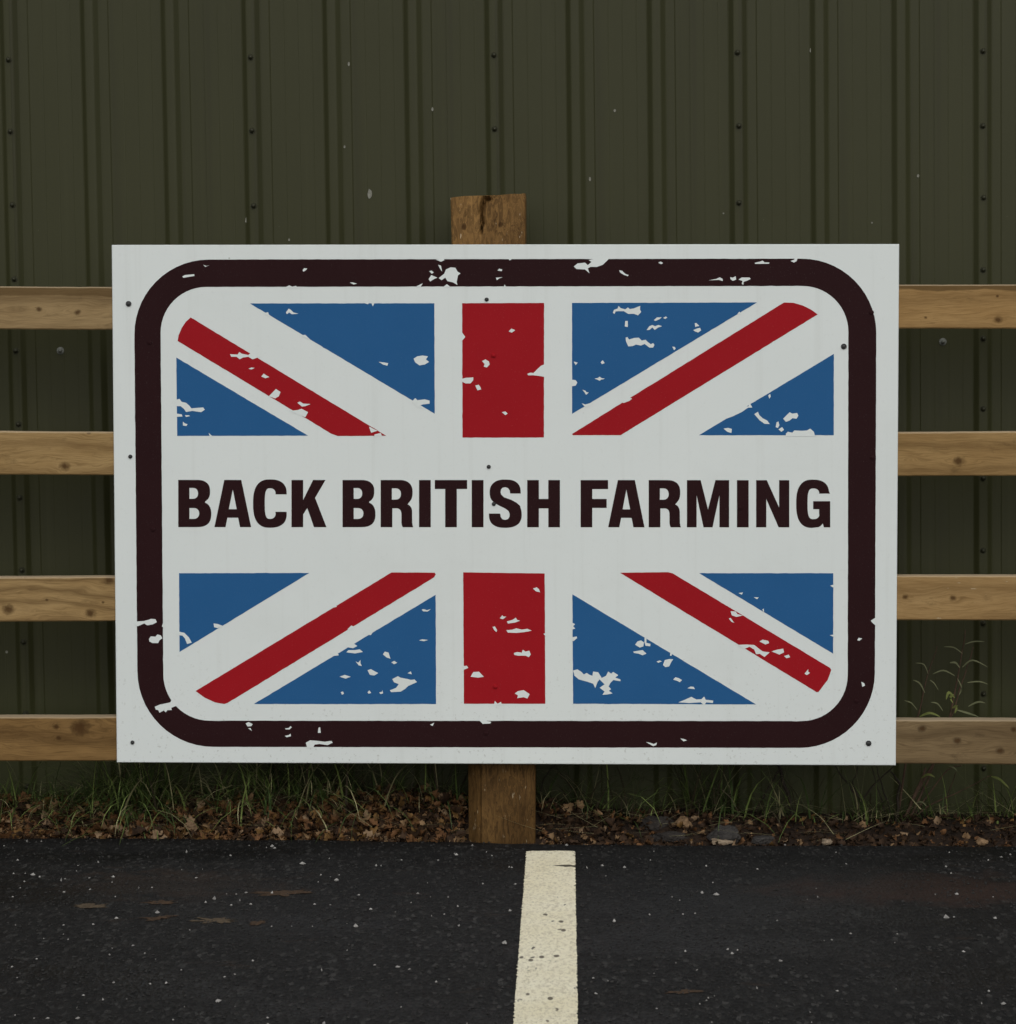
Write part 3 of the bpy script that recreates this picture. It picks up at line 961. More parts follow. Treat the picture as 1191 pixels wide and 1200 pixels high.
def glyph(ch, w):
    if ch == 'I':
        return [[(0, 0), (w, 0), (w, 1), (0, 1)]]
    if ch == 'H':
        return [[(0, 0), (ST, 0), (ST, .40), (w - ST, .40), (w - ST, 0), (w, 0), (w, 1), (w - ST, 1), (w - ST, .60), (ST, .60), (ST, 1), (0, 1)]]
    if ch == 'T':
        m = w / 2
        return [[(m - ST / 2, 0), (m + ST / 2, 0), (m + ST / 2, .81), (w, .81), (w, 1), (0, 1), (0, .81), (m - ST / 2, .81)]]
    if ch == 'F':
        return [[(0, 0), (ST, 0), (ST, .41), (w - .03, .41), (w - .03, .60), (ST, .60), (ST, .81), (w, .81), (w, 1), (0, 1)]]
    if ch == 'N':
        return [[(0, 0), (.215, 0), (.215, .60), (w - .225, 0), (w, 0), (w, 1), (w - .215, 1), (w - .215, .42), (.225, 1), (0, 1)]]
    if ch == 'M':
        m = w / 2
        return [[(0, 0), (.205, 0), (.205, .68), (m - .095, 0), (m + .095, 0), (w - .205, .68), (w - .205, 0), (w, 0), (w, 1), (w - .29, 1), (m, .38), (.29, 1), (0, 1)]]
    if ch == 'A':
        m = w / 2
        a = [(0, 0), (.235, 0), (.275, .20), (w - .275, .20), (w - .235, 0), (w, 0), (m + .18, 1), (m - .18, 1)]
        return [a, [(.305, .38), (w - .305, .38), (m, .80)]]
    if ch == 'K':
        return [[(0, 0), (ST, 0), (ST, .27), (.335, .405), (w - .265, 0), (w, 0), (.50, .62), (w - .02, 1), (w - .285, 1), (ST, .575), (ST, 1), (0, 1)]]
    if ch == 'B':
        o = [(0, 0)] + sup(w - .30, .275, .30, .275, -90, 62) + sup(w - .31, .755, .285, .245, -55, 90) + [(0, 1)]
        h1 = [(ST - .01, .175)] + sup(w - .37, .29, .115, .115, -90, 90, 2.2, 10) + [(ST - .01, .405)]
        h2 = [(ST - .01, .60)] + sup(w - .385, .715, .105, .115, -90, 90, 2.2, 10) + [(ST - .01, .83)]
        return [o, h1, h2]
    if ch == 'R':
        o = [(0, 0), (ST, 0), (ST, .40), (.31, .40)] + sup(.335, .27, .105, .13, 90, 0, 2.4, 8) + [(.44, .09), (.452, .03), (.468, 0), (w, 0), (w - .012, .03), (w - .022, .09), (w - .025, .30)]
        o += sup(w - .18, .32, .155, .175, 0, 70, 2.2, 8)
        o += sup(w - .30, .735, .285, .265, -40, 90, 2.5, 16) + [(0, 1)]
        h = [(ST - .01, .585)] + sup(w - .375, .705, .115, .12, -90, 90, 2.3, 10) + [(ST - .01, .825)]
        return [o, h]
    if ch == 'C':
        m = w / 2
        o = sup(m, .5, m, .512, 20, 360 - 20 - 13, 2.6, 40)
        o = [(w - .005, .695)] + sup(m, .70, m - .003, .312, 8, 90, 2.5, 10) + sup(m, .5, m, .512, 92, 268, 2.6, 30) + sup(m, .30, m - .003, .312, 270, 352, 2.5, 10) + [(w - .005, .325)]
        i_ = [(w - .245, .325)] + sup(m + .005, .29, .115, .115, -4, -90, 2.2, 8) + sup(m + .005, .5, .115, .325, 268, 92, 3.2, 24) + sup(m + .005, .71, .115, .115, 90, 4, 2.2, 8) + [(w - .245, .695)]
        return [o + i_]
    if ch == 'G':
        m = w / 2 - .01
        o = [(w - .005, .715)] + sup(m, .70, m - .003, .312, 8, 90, 2.5, 10) + sup(m, .5, m, .512, 92, 268, 2.6, 30) + [(m + .12, .005), (m + .17, .03), (m + .215, .085), (m + .235, 0), (w, 0), (w, .555), (m + .01, .555), (m + .01, .385), (w - .235, .385), (w - .235, .27)]
        i_ = sup(m + .02, .27, .12, .095, 0, -90, 2.2, 8) + sup(m + .02, .5, .13, .325, 266, 92, 3.2, 24) + sup(m + .02, .72, .12, .105, 90, 4, 2.2, 8) + [(w - .24, .715)]
        return [o + i_]
    if ch == 'S':
        m = w / 2
        return [[(w - .02, .715)] + sup(m, .735, m - .022, .277, 6, 90, 2.5, 10) + sup(m, .735, m - .015, .277, 92, 200, 2.4, 16)
                + [(.055, .575), (.12, .515), (.22, .455), (.34, .40), (.415, .345), (.44, .285), (.435, .225), (.405, .175), (.345, .155), (.285, .17), (.25, .215), (.24, .275), (.238, .29), (0, .29)]
                + sup(m, .268, m, .28, 178, 270, 2.5, 12) + sup(m, .268, m, .28, 272, 375, 2.4, 16)
                + [(w - .035, .455), (w - .11, .52), (w - .22, .58), (.32, .635), (.262, .69), (.245, .745), (.255, .80), (.29, .838), (.345, .85), (.405, .83), (.44, .78), (.448, .715)]]


text = [('B', 209.1, 247.8), ('A', 251.5, 294.5), ('C', 296.8, 336.4), ('K', 341.8, 382.8), ('B', 401.6, 440.2), ('R', 446.3, 484.5), ('I', 491.3, 505.0), ('T', 509.7, 547.7), ('I', 553, 566.8),
        ('S', 573.2, 611.6), ('H', 618, 656.4), ('F', 680.6, 712.8), ('A', 712.9, 755.5), ('R', 760.4, 798.2), ('M', 805.2, 854.6), ('I', 863.8, 877.5), ('N', 886.3, 925.1), ('G', 933.2, 973.1)]
CAPH = 55.3
for ch, x0, x1 in text:
    w = (x1 - x0) / CAPH
    yb = 617.7 + (x0 - 209) / 764 * 0.3
    loops = [px2([(x0 + x * CAPH, yb - y * CAPH) for x, y in lp]) for lp in glyph(ch, w)]
    flat('letter', loops, M_MAROON, 0.0003)

# worn patches where the printed film shows white: outlines traced per area (origin x, y, scale)
chips = [
    (130, 280, 3.97, [
        [(333, 175), (345, 168), (388, 164), (390, 172), (338, 181)], [(430, 120), (445, 126), (460, 122), (440, 130)], [(892, 145), (900, 136), (915, 138), (905, 148), (896, 152)],
        [(1112, 203), (1125, 202), (1146, 208), (1130, 212)], [(805, 228), (830, 216), (845, 222), (862, 218), (870, 228)], [(815, 342), (828, 324), (838, 330), (850, 342), (873, 348), (842, 350), (830, 342), (820, 350)],
        [(715, 345), (732, 340), (738, 360), (725, 356)], [(885, 448), (905, 446), (928, 468), (905, 460)],
        [(555, 536), (590, 538), (598, 526), (610, 534), (640, 540), (652, 530), (665, 520), (695, 548), (660, 560), (640, 548), (615, 552), (600, 560), (585, 548), (560, 548)],
        [(640, 604), (655, 598), (670, 600), (655, 607)], [(700, 640), (712, 626), (722, 634), (738, 642), (720, 648)], [(735, 732), (755, 712), (768, 698), (790, 712), (782, 732), (765, 742)],
        [(868, 762), (880, 756), (895, 766), (930, 768), (905, 778), (890, 780)], [(830, 800), (870, 796), (888, 790), (918, 806), (905, 830), (880, 820)],
        [(303, 748), (320, 744), (330, 758), (350, 762), (365, 775), (375, 788), (400, 786), (430, 784), (438, 794), (420, 806), (380, 800), (350, 805), (340, 790), (325, 778), (303, 778)],
        [(303, 812), (330, 816), (334, 826), (303, 828)], [(345, 820), (362, 820), (370, 824), (350, 828)], [(336, 850), (345, 858), (358, 862), (352, 870), (336, 868)], [(455, 902), (470, 915), (485, 920), (462, 920)]]),
    (420, 210, 3.97, [
        [(360, 374), (395, 370), (402, 376), (385, 384)], [(372, 398), (385, 402), (390, 430), (378, 412)], [(330, 428), (342, 425), (352, 434), (342, 440)], [(327, 465), (340, 446), (368, 458), (350, 466), (335, 476)],
        [(374, 460), (400, 440), (408, 420), (430, 410), (452, 412), (462, 430), (476, 438), (464, 448), (458, 478), (462, 492), (440, 480), (415, 474), (405, 458), (388, 470)], [(270, 499), (300, 484), (290, 502)],
        [(395, 502), (412, 488), (430, 502)], [(648, 425), (655, 416), (670, 420), (668, 428)], [(640, 458), (672, 456), (655, 462), (645, 470)],
        [(1003, 406), (1020, 392), (1055, 388), (1068, 400), (1085, 385), (1072, 376), (1110, 368), (1150, 368), (1165, 372), (1138, 398), (1110, 408), (1080, 408), (1068, 415), (1076, 438), (1055, 420), (1015, 418)],
        [(695, 368), (720, 368), (705, 378)], [(675, 502), (682, 490), (688, 502)], [(95, 850), (115, 852), (140, 856), (135, 868), (115, 862)], [(258, 835), (275, 824), (300, 820), (325, 824), (315, 838), (330, 850), (310, 862), (285, 866), (265, 852)],
        [(250, 1034), (265, 1018), (275, 1028), (310, 1024), (332, 1030), (332, 1044), (300, 1048), (285, 1055), (303, 1066), (275, 1062)], [(60, 574), (68, 592), (76, 574)], [(20, 574), (45, 582), (55, 572)],
        [(700, 708), (712, 695), (730, 702), (715, 714)], [(576, 846), (592, 838), (608, 848), (612, 862), (598, 876), (584, 872), (588, 860)], [(478, 930), (500, 924), (535, 922), (535, 935), (522, 950), (500, 950), (478, 940)],
        [(544, 960), (560, 956), (568, 966), (572, 978), (555, 982)], [(668, 1084), (684, 1080), (695, 1090), (685, 1098)], [(787, 905), (800, 900), (815, 902), (835, 882), (850, 868), (870, 860), (870, 920), (840, 915), (815, 912), (790, 912)],
        [(478, 705), (498, 734), (478, 758)], [(50, 1150), (65, 1158), (90, 1170), (60, 1180)], [(75, 1188), (105, 1180), (110, 1194), (75, 1200)]]),
    (650, 280, 5.671, [
        [(430, 208), (450, 212), (470, 232), (492, 240), (488, 248), (460, 238), (436, 224)], [(690, 158), (705, 150), (722, 160), (708, 168)],
        [(388, 492), (395, 472), (420, 462), (425, 445), (440, 460), (470, 468), (488, 455), (500, 466), (525, 462), (570, 445), (568, 470), (576, 485), (555, 508), (530, 498), (490, 498), (460, 480), (425, 480), (405, 482), (400, 498)],
        [(470, 545), (487, 545), (487, 585), (467, 582)],
        [(472, 656), (485, 652), (495, 668), (530, 658), (560, 656), (580, 675), (605, 670), (620, 685), (640, 700), (655, 692), (664, 705), (655, 722), (630, 722), (600, 698), (575, 708), (540, 702), (520, 712), (490, 714), (475, 680)],
        [(660, 540), (680, 522), (712, 520), (700, 532), (672, 545)], [(722, 525), (740, 515), (750, 522), (735, 532)], [(612, 606), (630, 580), (650, 572), (668, 580), (690, 572), (715, 580), (690, 588), (665, 604), (650, 588), (630, 605)],
        [(932, 560), (942, 558), (962, 578), (935, 584)], [(922, 606), (945, 596), (968, 590), (974, 608), (955, 622), (935, 615)], [(782, 715), (800, 718), (805, 728), (795, 740)], [(128, 815), (155, 822), (140, 838)],
        [(306, 820), (320, 806), (334, 825), (315, 832)], [(266, 928), (290, 924), (300, 915), (312, 925), (336, 928), (310, 935), (300, 942), (285, 935)], [(112, 935), (140, 938), (152, 955), (140, 975), (112, 980)],
        [(185, 1002), (205, 1008), (212, 1018), (228, 1020), (210, 1036), (200, 1020)], [(180, 1092), (205, 1100), (255, 1086), (240, 1108), (205, 1118)], [(490, 1046), (515, 1062), (500, 1075), (460, 1090), (435, 1085)]]),
    (800, 280, 4.581, [
        [(140, 222), (180, 215), (200, 206), (215, 214), (216, 226), (195, 220)], [(256, 205), (270, 208), (285, 200), (288, 218), (270, 225), (258, 216)], [(300, 218), (318, 207), (360, 207), (366, 215), (345, 225), (328, 230), (326, 248), (318, 240), (322, 226)],
        [(388, 128), (415, 122), (430, 116), (440, 126), (466, 126), (465, 133), (390, 134)], [(580, 118), (598, 112), (605, 100), (618, 104), (612, 120), (597, 127)], [(295, 402), (305, 390), (315, 404)], [(460, 840), (470, 832), (474, 845), (466, 858)],
        [(235, 965), (265, 938), (300, 925), (315, 912), (330, 900), (355, 898), (358, 875), (375, 905), (352, 906), (335, 917), (320, 928), (270, 952)], [(385, 940), (405, 928), (412, 945), (430, 962), (455, 975), (468, 994), (440, 992), (415, 975)],
        [(505, 985), (515, 980), (520, 1000), (512, 1015), (500, 1010)], [(515, 1022), (535, 1010), (545, 1025), (530, 1035)], [(540, 965), (560, 945), (575, 930), (590, 938), (615, 934), (622, 948), (612, 965), (590, 962), (575, 975), (555, 982)],
        [(220, 1018), (245, 1014), (265, 1020), (262, 1042), (240, 1035)], [(555, 1045), (565, 1035), (590, 1040), (600, 1028), (640, 1030), (668, 1028), (685, 1018), (705, 1035), (712, 1060), (555, 1060)]]),
    (130, 640, 4.581, [
        [(130, 405), (175, 402), (205, 395), (215, 390), (240, 392), (248, 408), (225, 420), (195, 425), (180, 415), (145, 430), (130, 425)], [(205, 498), (215, 484), (240, 486), (250, 474), (268, 478), (278, 494), (262, 505), (255, 520), (225, 520), (208, 512)],
        [(284, 400), (294, 450), (275, 430)], [(236, 862), (265, 850), (290, 845), (320, 838), (330, 815), (345, 825), (350, 835), (348, 845), (370, 855), (345, 860), (325, 868), (328, 880), (305, 880), (295, 892), (285, 882), (262, 894), (255, 880), (242, 878)],
        [(724, 952), (740, 944), (762, 955), (755, 966), (735, 968)], [(738, 978), (750, 976), (758, 992)], [(935, 978), (955, 976), (965, 966), (972, 972), (960, 984), (940, 984)], [(934, 1018), (955, 1014), (965, 1006), (968, 1020), (945, 1026)],
        [(1115, 975), (1124, 972), (1128, 1002), (1112, 1002)], [(1047, 1055), (1070, 1042), (1110, 1045), (1150, 1050), (1185, 1045), (1191, 1055), (1165, 1068), (1120, 1062), (1095, 1065), (1085, 1084), (1055, 1084)],
        [(552, 415), (575, 418), (602, 428), (575, 440), (555, 435)], [(362, 458), (395, 465), (420, 490), (435, 518), (410, 525), (398, 495), (385, 480), (362, 478)]]),
    (330, 650, 4.581, [
        [(275, 285), (292, 272), (298, 280)], [(355, 400), (375, 380), (397, 388), (370, 406)], [(752, 295), (765, 292), (780, 298), (803, 292), (785, 305), (762, 304)], [(738, 460), (755, 454), (788, 458), (765, 464)],
        [(345, 490), (385, 475), (408, 490), (385, 502), (360, 498)], [(348, 524), (360, 512), (395, 512), (420, 508), (438, 522), (395, 530)], [(545, 535), (555, 520), (575, 525), (585, 558), (565, 552)], [(590, 578), (605, 570), (622, 580), (605, 588)],
        [(398, 572), (412, 580), (425, 565), (424, 582), (432, 598), (415, 594)], [(462, 620), (480, 614), (500, 625), (520, 635), (500, 648), (475, 645)], [(312, 655), (340, 645), (372, 655), (345, 665)],
        [(595, 668), (625, 652), (640, 660), (680, 668), (695, 672), (715, 670), (728, 684), (710, 692), (680, 705), (665, 720), (640, 735), (590, 738), (582, 728), (615, 715), (630, 695), (605, 685)], [(677, 636), (695, 626), (700, 642)],
        [(318, 738), (330, 734), (336, 745), (326, 752)], [(462, 738), (472, 728), (482, 742), (468, 746)], [(525, 740), (540, 735), (542, 726), (546, 745), (532, 748)], [(440, 425), (470, 422), (495, 410), (480, 432)], [(270, 545), (300, 520), (308, 540)],
        [(797, 912), (808, 908), (820, 902), (812, 920)], [(1058, 884), (1090, 890), (1125, 896), (1122, 906), (1080, 908)]]),
    (520, 650, 4.581, [
        [(480, 182), (500, 175), (512, 185), (518, 202), (495, 196)], [(302, 342), (315, 325), (322, 332), (337, 332), (320, 346)], [(340, 358), (370, 350), (388, 338), (395, 350), (410, 354), (385, 364), (345, 370)], [(263, 388), (275, 385), (288, 405), (284, 415), (272, 405)],
        [(337, 405), (370, 402), (390, 395), (420, 402), (450, 398), (474, 408), (430, 416), (390, 420), (345, 418)], [(377, 528), (395, 522), (420, 526), (425, 510), (440, 520), (460, 515), (468, 535), (458, 550), (440, 542), (400, 542), (380, 538)],
        [(102, 598), (125, 596), (133, 608), (102, 620)], [(145, 655), (160, 630), (190, 628), (216, 655), (185, 660)], [(382, 745), (400, 732), (430, 727), (462, 748), (450, 772), (430, 765), (395, 770), (400, 755)], [(270, 808), (275, 785), (290, 800), (308, 790), (314, 808)],
        [(536, 425), (552, 418), (550, 440)], [(1086, 1005), (1110, 1010), (1128, 1016), (1145, 1008), (1142, 1022), (1125, 1028)]]),
    (660, 650, 5.955, [
        [(58, 470), (85, 485), (70, 498), (85, 515), (58, 525)], [(58, 578), (95, 570), (98, 582), (75, 602), (58, 602)],
        [(70, 808), (100, 800), (125, 815), (145, 835), (165, 825), (185, 838), (205, 845), (210, 815), (245, 820), (258, 840), (270, 860), (300, 845), (315, 815), (335, 830), (350, 818), (385, 840), (365, 858), (400, 870), (400, 882), (350, 875), (330, 895), (318, 920), (335, 938), (320, 950), (346, 968), (310, 975), (275, 978), (290, 955), (255, 928), (290, 905), (255, 870), (240, 890), (225, 930), (210, 900), (165, 885), (110, 870), (80, 845)],
        [(503, 628), (520, 605), (545, 598), (565, 612), (560, 640), (535, 648)], [(570, 566), (582, 575), (582, 615), (610, 622), (608, 640), (575, 635), (568, 610)], [(490, 676), (525, 670), (555, 665), (582, 690), (555, 702), (525, 690), (495, 685)],
        [(652, 745), (675, 738), (690, 745), (665, 754)], [(697, 770), (710, 735), (740, 728), (768, 730), (755, 750), (740, 780), (715, 785)], [(748, 676), (762, 682), (757, 705), (747, 705)], [(768, 872), (785, 855), (810, 862), (830, 875), (815, 890), (795, 880)],
        [(868, 932), (890, 920), (912, 922), (920, 938)], [(805, 1030), (850, 1012), (895, 992), (930, 1010), (965, 1008), (985, 990), (995, 1012), (1048, 1018), (1045, 1035), (1000, 1030), (985, 1050), (960, 1030), (880, 1035)]]),
    (800, 640, 4.581, [
        [(300, 252), (325, 248), (318, 260)], [(382, 274), (410, 275), (400, 285)], [(428, 340), (436, 335), (438, 358)], [(792, 212), (814, 205), (814, 225)], [(790, 478), (814, 474), (814, 488)], [(258, 350), (285, 350), (295, 365), (325, 372), (290, 380), (265, 372)],
        [(248, 388), (258, 385), (278, 412), (262, 405)], [(413, 512), (430, 502), (460, 508), (465, 520), (445, 528), (430, 520)],
        [(295, 530), (340, 528), (385, 530), (410, 550), (430, 565), (468, 570), (440, 595), (415, 578), (395, 580), (385, 555), (360, 540), (330, 552)], [(478, 565), (510, 555), (540, 550), (545, 570), (520, 582)], [(545, 590), (570, 582), (578, 596), (558, 602)],
        [(655, 685), (665, 672), (675, 660), (675, 675), (684, 680), (668, 692)], [(1010, 400), (1042, 380), (1042, 430), (1020, 412)], [(938, 505), (945, 492), (965, 495), (950, 508)], [(960, 728), (975, 735), (980, 748), (965, 755)], [(-12, 1032), (8, 1035), (24, 1042), (5, 1048)]]),
]
loops = []
for (ox, oy, sc, polys) in chips:
    for pl in polys:
        loops.append(px2([(ox + x / sc, oy + y / sc) for x, y in pl]))
# one mesh of flat worn print
V, Fc = [], []
for lp in loops:
    a = len(V)
    V += [(x, FRONT - 0.0006, z) for x, z in lp]
    ar = sum(x0 * z1 - x1 * z0 for (x0, z0), (x1, z1) in zip(lp, lp[1:] + lp[:1]))
    idx = list(range(a, a + len(lp)))
    Fc.append(tuple(idx if ar > 0 else idx[::-1]))
bm = bmesh.new()
for v in V:
    bm.verts.new(v)
bm.verts.ensure_lookup_table()
for f in Fc:
    bm.faces.new([bm.verts[i] for i in f])
bm.normal_update()
bmesh.ops.triangulate(bm, faces=bm.faces[:], ngon_method='EAR_CLIP')
me = bpy.data.meshes.new('worn_print')
bm.to_mesh(me)
bm.free()
me.materials.append(M_WHITE)
tag(link('worn_print', me, sign), kind='stuff')

big_me = dome_mesh('screw', M_SHOLE, 0.0042, 0.0022, collar=0.0055)
small_me = dome_mesh('screw', M_MAROON, 0.0036, 0.0007, collar=0.0044)
for (px, py, k) in ((151, 356, 0), (153, 535, 0), (570.5, 351, 0), (573, 547, 0), (989, 406, 0), (1018, 871, 0), (155.5, 870, 0), (579, 590.5, 0),
                    (175.5, 401, 1), (1021.5, 366, 1), (1022.5, 536, 1), (179.5, 620, 1), (1003.5, 821, 1), (570, 859, 1), (867.5, 595, 1)):
    s_ = link('screw', (big_me, small_me)[k], sign, sp(px, py, 0.0008))
    if k == 0 and px in (153, 155.5, 579, 573, 570.5):
        s_.scale = (0.72, 1, 0.72)
red_me = dome_mesh('screw', M_RED, 0.0036, 0.0020, collar=0.0045)
for (px, py) in ((578.5, 416.5), (580.5, 804.5)):
    link('screw', red_me, sign, sp(px, py, 0.0008))

# ------------------------------------------------------------------ verge growth and litter
def leaf_geo(V, Fc, mi, pos, size, yaw, pitch, roll, mat, r, flat_=False):
    """one dry lobed leaf: midrib plus two wavy half blades, curled"""
    n_ = 7
    curl = 0.04 if flat_ else r.uniform(-1.4, 1.4)
    bend = 0.05 if flat_ else r.uniform(-1.5, 1.5)
    wd = r.uniform(0.18, 0.50)
    R = Matrix.Rotation(yaw, 3, 'Z') @ Matrix.Rotation(pitch, 3, 'Y') @ Matrix.Rotation(roll, 3, 'X')
    a = len(V)
    for i in range(n_):
        f = i / (n_ - 1)
        w = wd * math.sin(math.pi * min(1, f * 0.93 + 0.05)) ** 0.7 * (1 + 0.35 * (-1) ** i * r.uniform(.3, 1))
        for s in (-1, 0, 1):
            p = Vector((f - 0.5, s * w, curl * w * abs(s) + bend * (f - 0.5) ** 2 + (0 if s == 0 else r.uniform(-.13, .13))))
            V.append(Vector(pos) + R @ (p * size))
    for i in range(n_ - 1):
        for s in (0, 1):
            q = a + i * 3 + s
            Fc.append((q, q + 3, q + 4, q + 1))
            mi.append(mat)


r = random.Random(5)
V, Fc, mi = [], [], []
for i in range(13000):
    x = r.uniform(-1.45, 1.3)
    e = edge_y(x)
    left = 1.0 / (1.0 + math.exp((x + 0.02) * 9.0))
    if r.random() > 0.38 + 0.62 * left:
        continue
    t_ = r.random() ** 1.2
    y = e - 0.006 + t_ * (WALL_Y - 0.04 - e)
    if -0.205 < x < -0.06 and y < 0.175:
        continue
    size = (0.005 + 0.021 * r.random() ** 2.0) * (0.8 + 0.4 * left)
    lift = r.random() ** 2 * (0.005 + 0.022 * left) * min(1, (y - e + 0.03) / 0.08)
    z = verge_h(x, y) + size * 0.16 + lift
    m_ = r.choices(range(5), (33, 10, 46, 2, 9))[0]
    if r.random() < 0.08:
        m_ = r.choice((1, 3))
    if left < 0.5 and r.random() < 0.6:
        m_ = 2
    leaf_geo(V, Fc, mi, (x, y, z), size, r.uniform(0, 6.28), r.gauss(0, 0.6), r.gauss(0.2, 0.7), m_, r)
tag(mesh_obj('leaf_litter', V, Fc, LEAF, smooth=True, mat_idx=mi), kind='stuff')


def blade(V, Fc, mi, base, length, az, lean, droop, width, mat, r, segs=6):
    """one tapering grass blade that leaves its base at a lean and droops along its length"""
    d = Vector((math.cos(az), math.sin(az), 0))
    side = Vector((-d.y, d.x, 0))
    p = Vector(base)
    ang = lean
    a = len(V)
    kink = r.uniform(-0.25, 0.25)
    for i in range(segs + 1):
        f = i / segs
        w = width * (1 - f) ** 0.7 * 0.5 + 0.0001
        V.append(p - side * w)
        V.append(p + side * w)
        st = d * math.sin(ang) + Vector((0, 0, math.cos(ang)))
        p = p + st * (length / segs) + side * (kink * length / segs * f)
        ang += droop / segs * (0.5 + f)
    for i in range(segs):
        q = a + 2 * i
        Fc.append((q, q + 1, q + 3, q + 2))
        mi.append(mat)


V, Fc, mi = [], [], []
r = random.Random(21)
for k in range(330):                                   # dead straw lying over the leaves
    x = r.uniform(-1.4, 1.25)
    y = r.uniform(edge_y(x) + 0.01, WALL_Y - 0.06)
    if -0.22 < x < -0.05 and y < 0.19:
        continue
    blade(V, Fc, mi, (x, y, verge_h(x, y) + r.uniform(0.008, 0.03)), r.uniform(0.04, 0.13), r.choice((0, 3.14)) + r.gauss(0, 0.6), r.uniform(1.0, 1.7), r.uniform(-0.3, 0.5), r.uniform(0.0012, 0.0026), r.choices((2, 4), (3, 2))[0], r, 5)
# tufts: (photo column, distance from the edge, blades, length, spread, mix of green deep straw bright withered)
tufts = [(6, .17, 26, .10, .05, (4, 3, 3, 2, 1)), (60, .17, 34, .07, .09, (5, 4, 3, 2, 1)), (110, .18, 60, .10, .08, (6, 5, 2, 3, 1)), (145, .17, 90, .14, .08, (7, 5, 2, 3, 1)), (178, .17, 70, .13, .07, (6, 5, 2, 3, 1)),
         (205, .18, 30, .10, .08, (5, 4, 3, 2, 2)), (262, .18, 34, .10, .06, (5, 3, 4, 2, 2)), (305, .17, 54, .15, .06, (6, 4, 4, 3, 1)), (335, .18, 44, .16, .07, (5, 4, 4, 3, 2)), (375, .18, 46, .14, .07, (6, 6, 3, 3, 2)),
         (420, .18, 34, .15, .08, (6, 6, 3, 2, 3)), (455, .18, 22, .14, .06, (4, 4, 2, 2, 4)), (515, .19, 26, .16, .06, (3, 4, 3, 1, 5)), (640, .20, 16, .13, .03, (3, 6, 2, 1, 4)), (670, .20, 14, .14, .05, (2, 4, 2, 1, 5)),
         (700, .20, 16, .16, .05, (2, 4, 3, 1, 5)), (727, .20, 14, .17, .03, (2, 5, 2, 0, 6)), (768, .20, 10, .07, .04, (3, 2, 5, 1, 2)), (815, .20, 26, .19, .05, (3, 7, 1, 1, 5)), (838, .20, 24, .17, .06, (5, 6, 3, 2, 4)), (862, .20, 20, .15, .05, (5, 5, 4, 2, 4)),
         (900, .20, 16, .12, .06, (3, 5, 2, 1, 5)), (945, .20, 14, .14, .05, (2, 3, 1, 1, 6)), (1012, .20, 32, .07, .06, (6, 4, 4, 3, 2)), (1045, .16, 30, .06, .06, (5, 3, 4, 3, 3)), (1090, .18, 14, .07, .06, (4, 3, 3, 2, 2)), (1140, .20, 22, .07, .08, (5, 3, 3, 3, 2)), (1180, .20, 26, .10, .06, (5, 3, 3, 4, 2))]
for (px, dy, nb, ln, spd, mixw) in tufts:
    dy = min(dy + 0.02, 0.195)
    x0 = at_y(px, 960, dy).x
    for k in range(int(nb * (2.6 if px < 500 else 1.6))):
        x = x0 + r.gauss(0, spd * 0.42)
        y = min(WALL_Y - 0.05, max(edge_y(x) + 0.03, dy + r.gauss(0, 0.022)))
        L = ln * r.uniform(0.5, 1.6)
        az = r.choice((0, 3.14)) + r.gauss(0, 0.8)
        if y > 0.13 and math.sin(az) > 0:
            az = -az
        blade(V, Fc, mi, (x, y, verge_h(x, y) - 0.004), L, az, abs(r.gauss(0.55, 0.5)), r.uniform(0.3, 2.8), r.uniform(0.0020, 0.0052), r.choices(range(5), mixw)[0], r)
for k in range(420):                                   # thin sward between the tufts
    x = r.uniform(-1.4, 1.3)
    y = r.uniform(max(edge_y(x) + 0.08, 0.14), WALL_Y - 0.05)
    if x > -0.1 and r.random() < 0.5:
        continue
    blade(V, Fc, mi, (x, y, verge_h(x, y) - 0.004), r.uniform(0.03, 0.09), r.uniform(0, 6.28), abs(r.gauss(0.3, 0.4)), r.uniform(0.2, 1.6), r.uniform(0.0013, 0.0026), r.choices(range(5), (4, 4, 3, 1, 3))[0], r, 4)
for k in range(70):                                    # straggly dry stalks right of the post
    x = r.uniform(0.0, 0.85)
    y = r.uniform(0.13, 0.195)
    blade(V, Fc, mi, (x, y, verge_h(x, y) - 0.004), r.uniform(0.09, 0.22), r.choice((0, 3.14)) + r.gauss(0, 0.5) * 0.3 - 0.3, abs(r.gauss(0.2, 0.25)), r.uniform(-0.2, 0.7), r.uniform(0.0014, 0.0028), r.choices((1, 2, 4, 0), (4, 2, 4, 2))[0], r, 7)
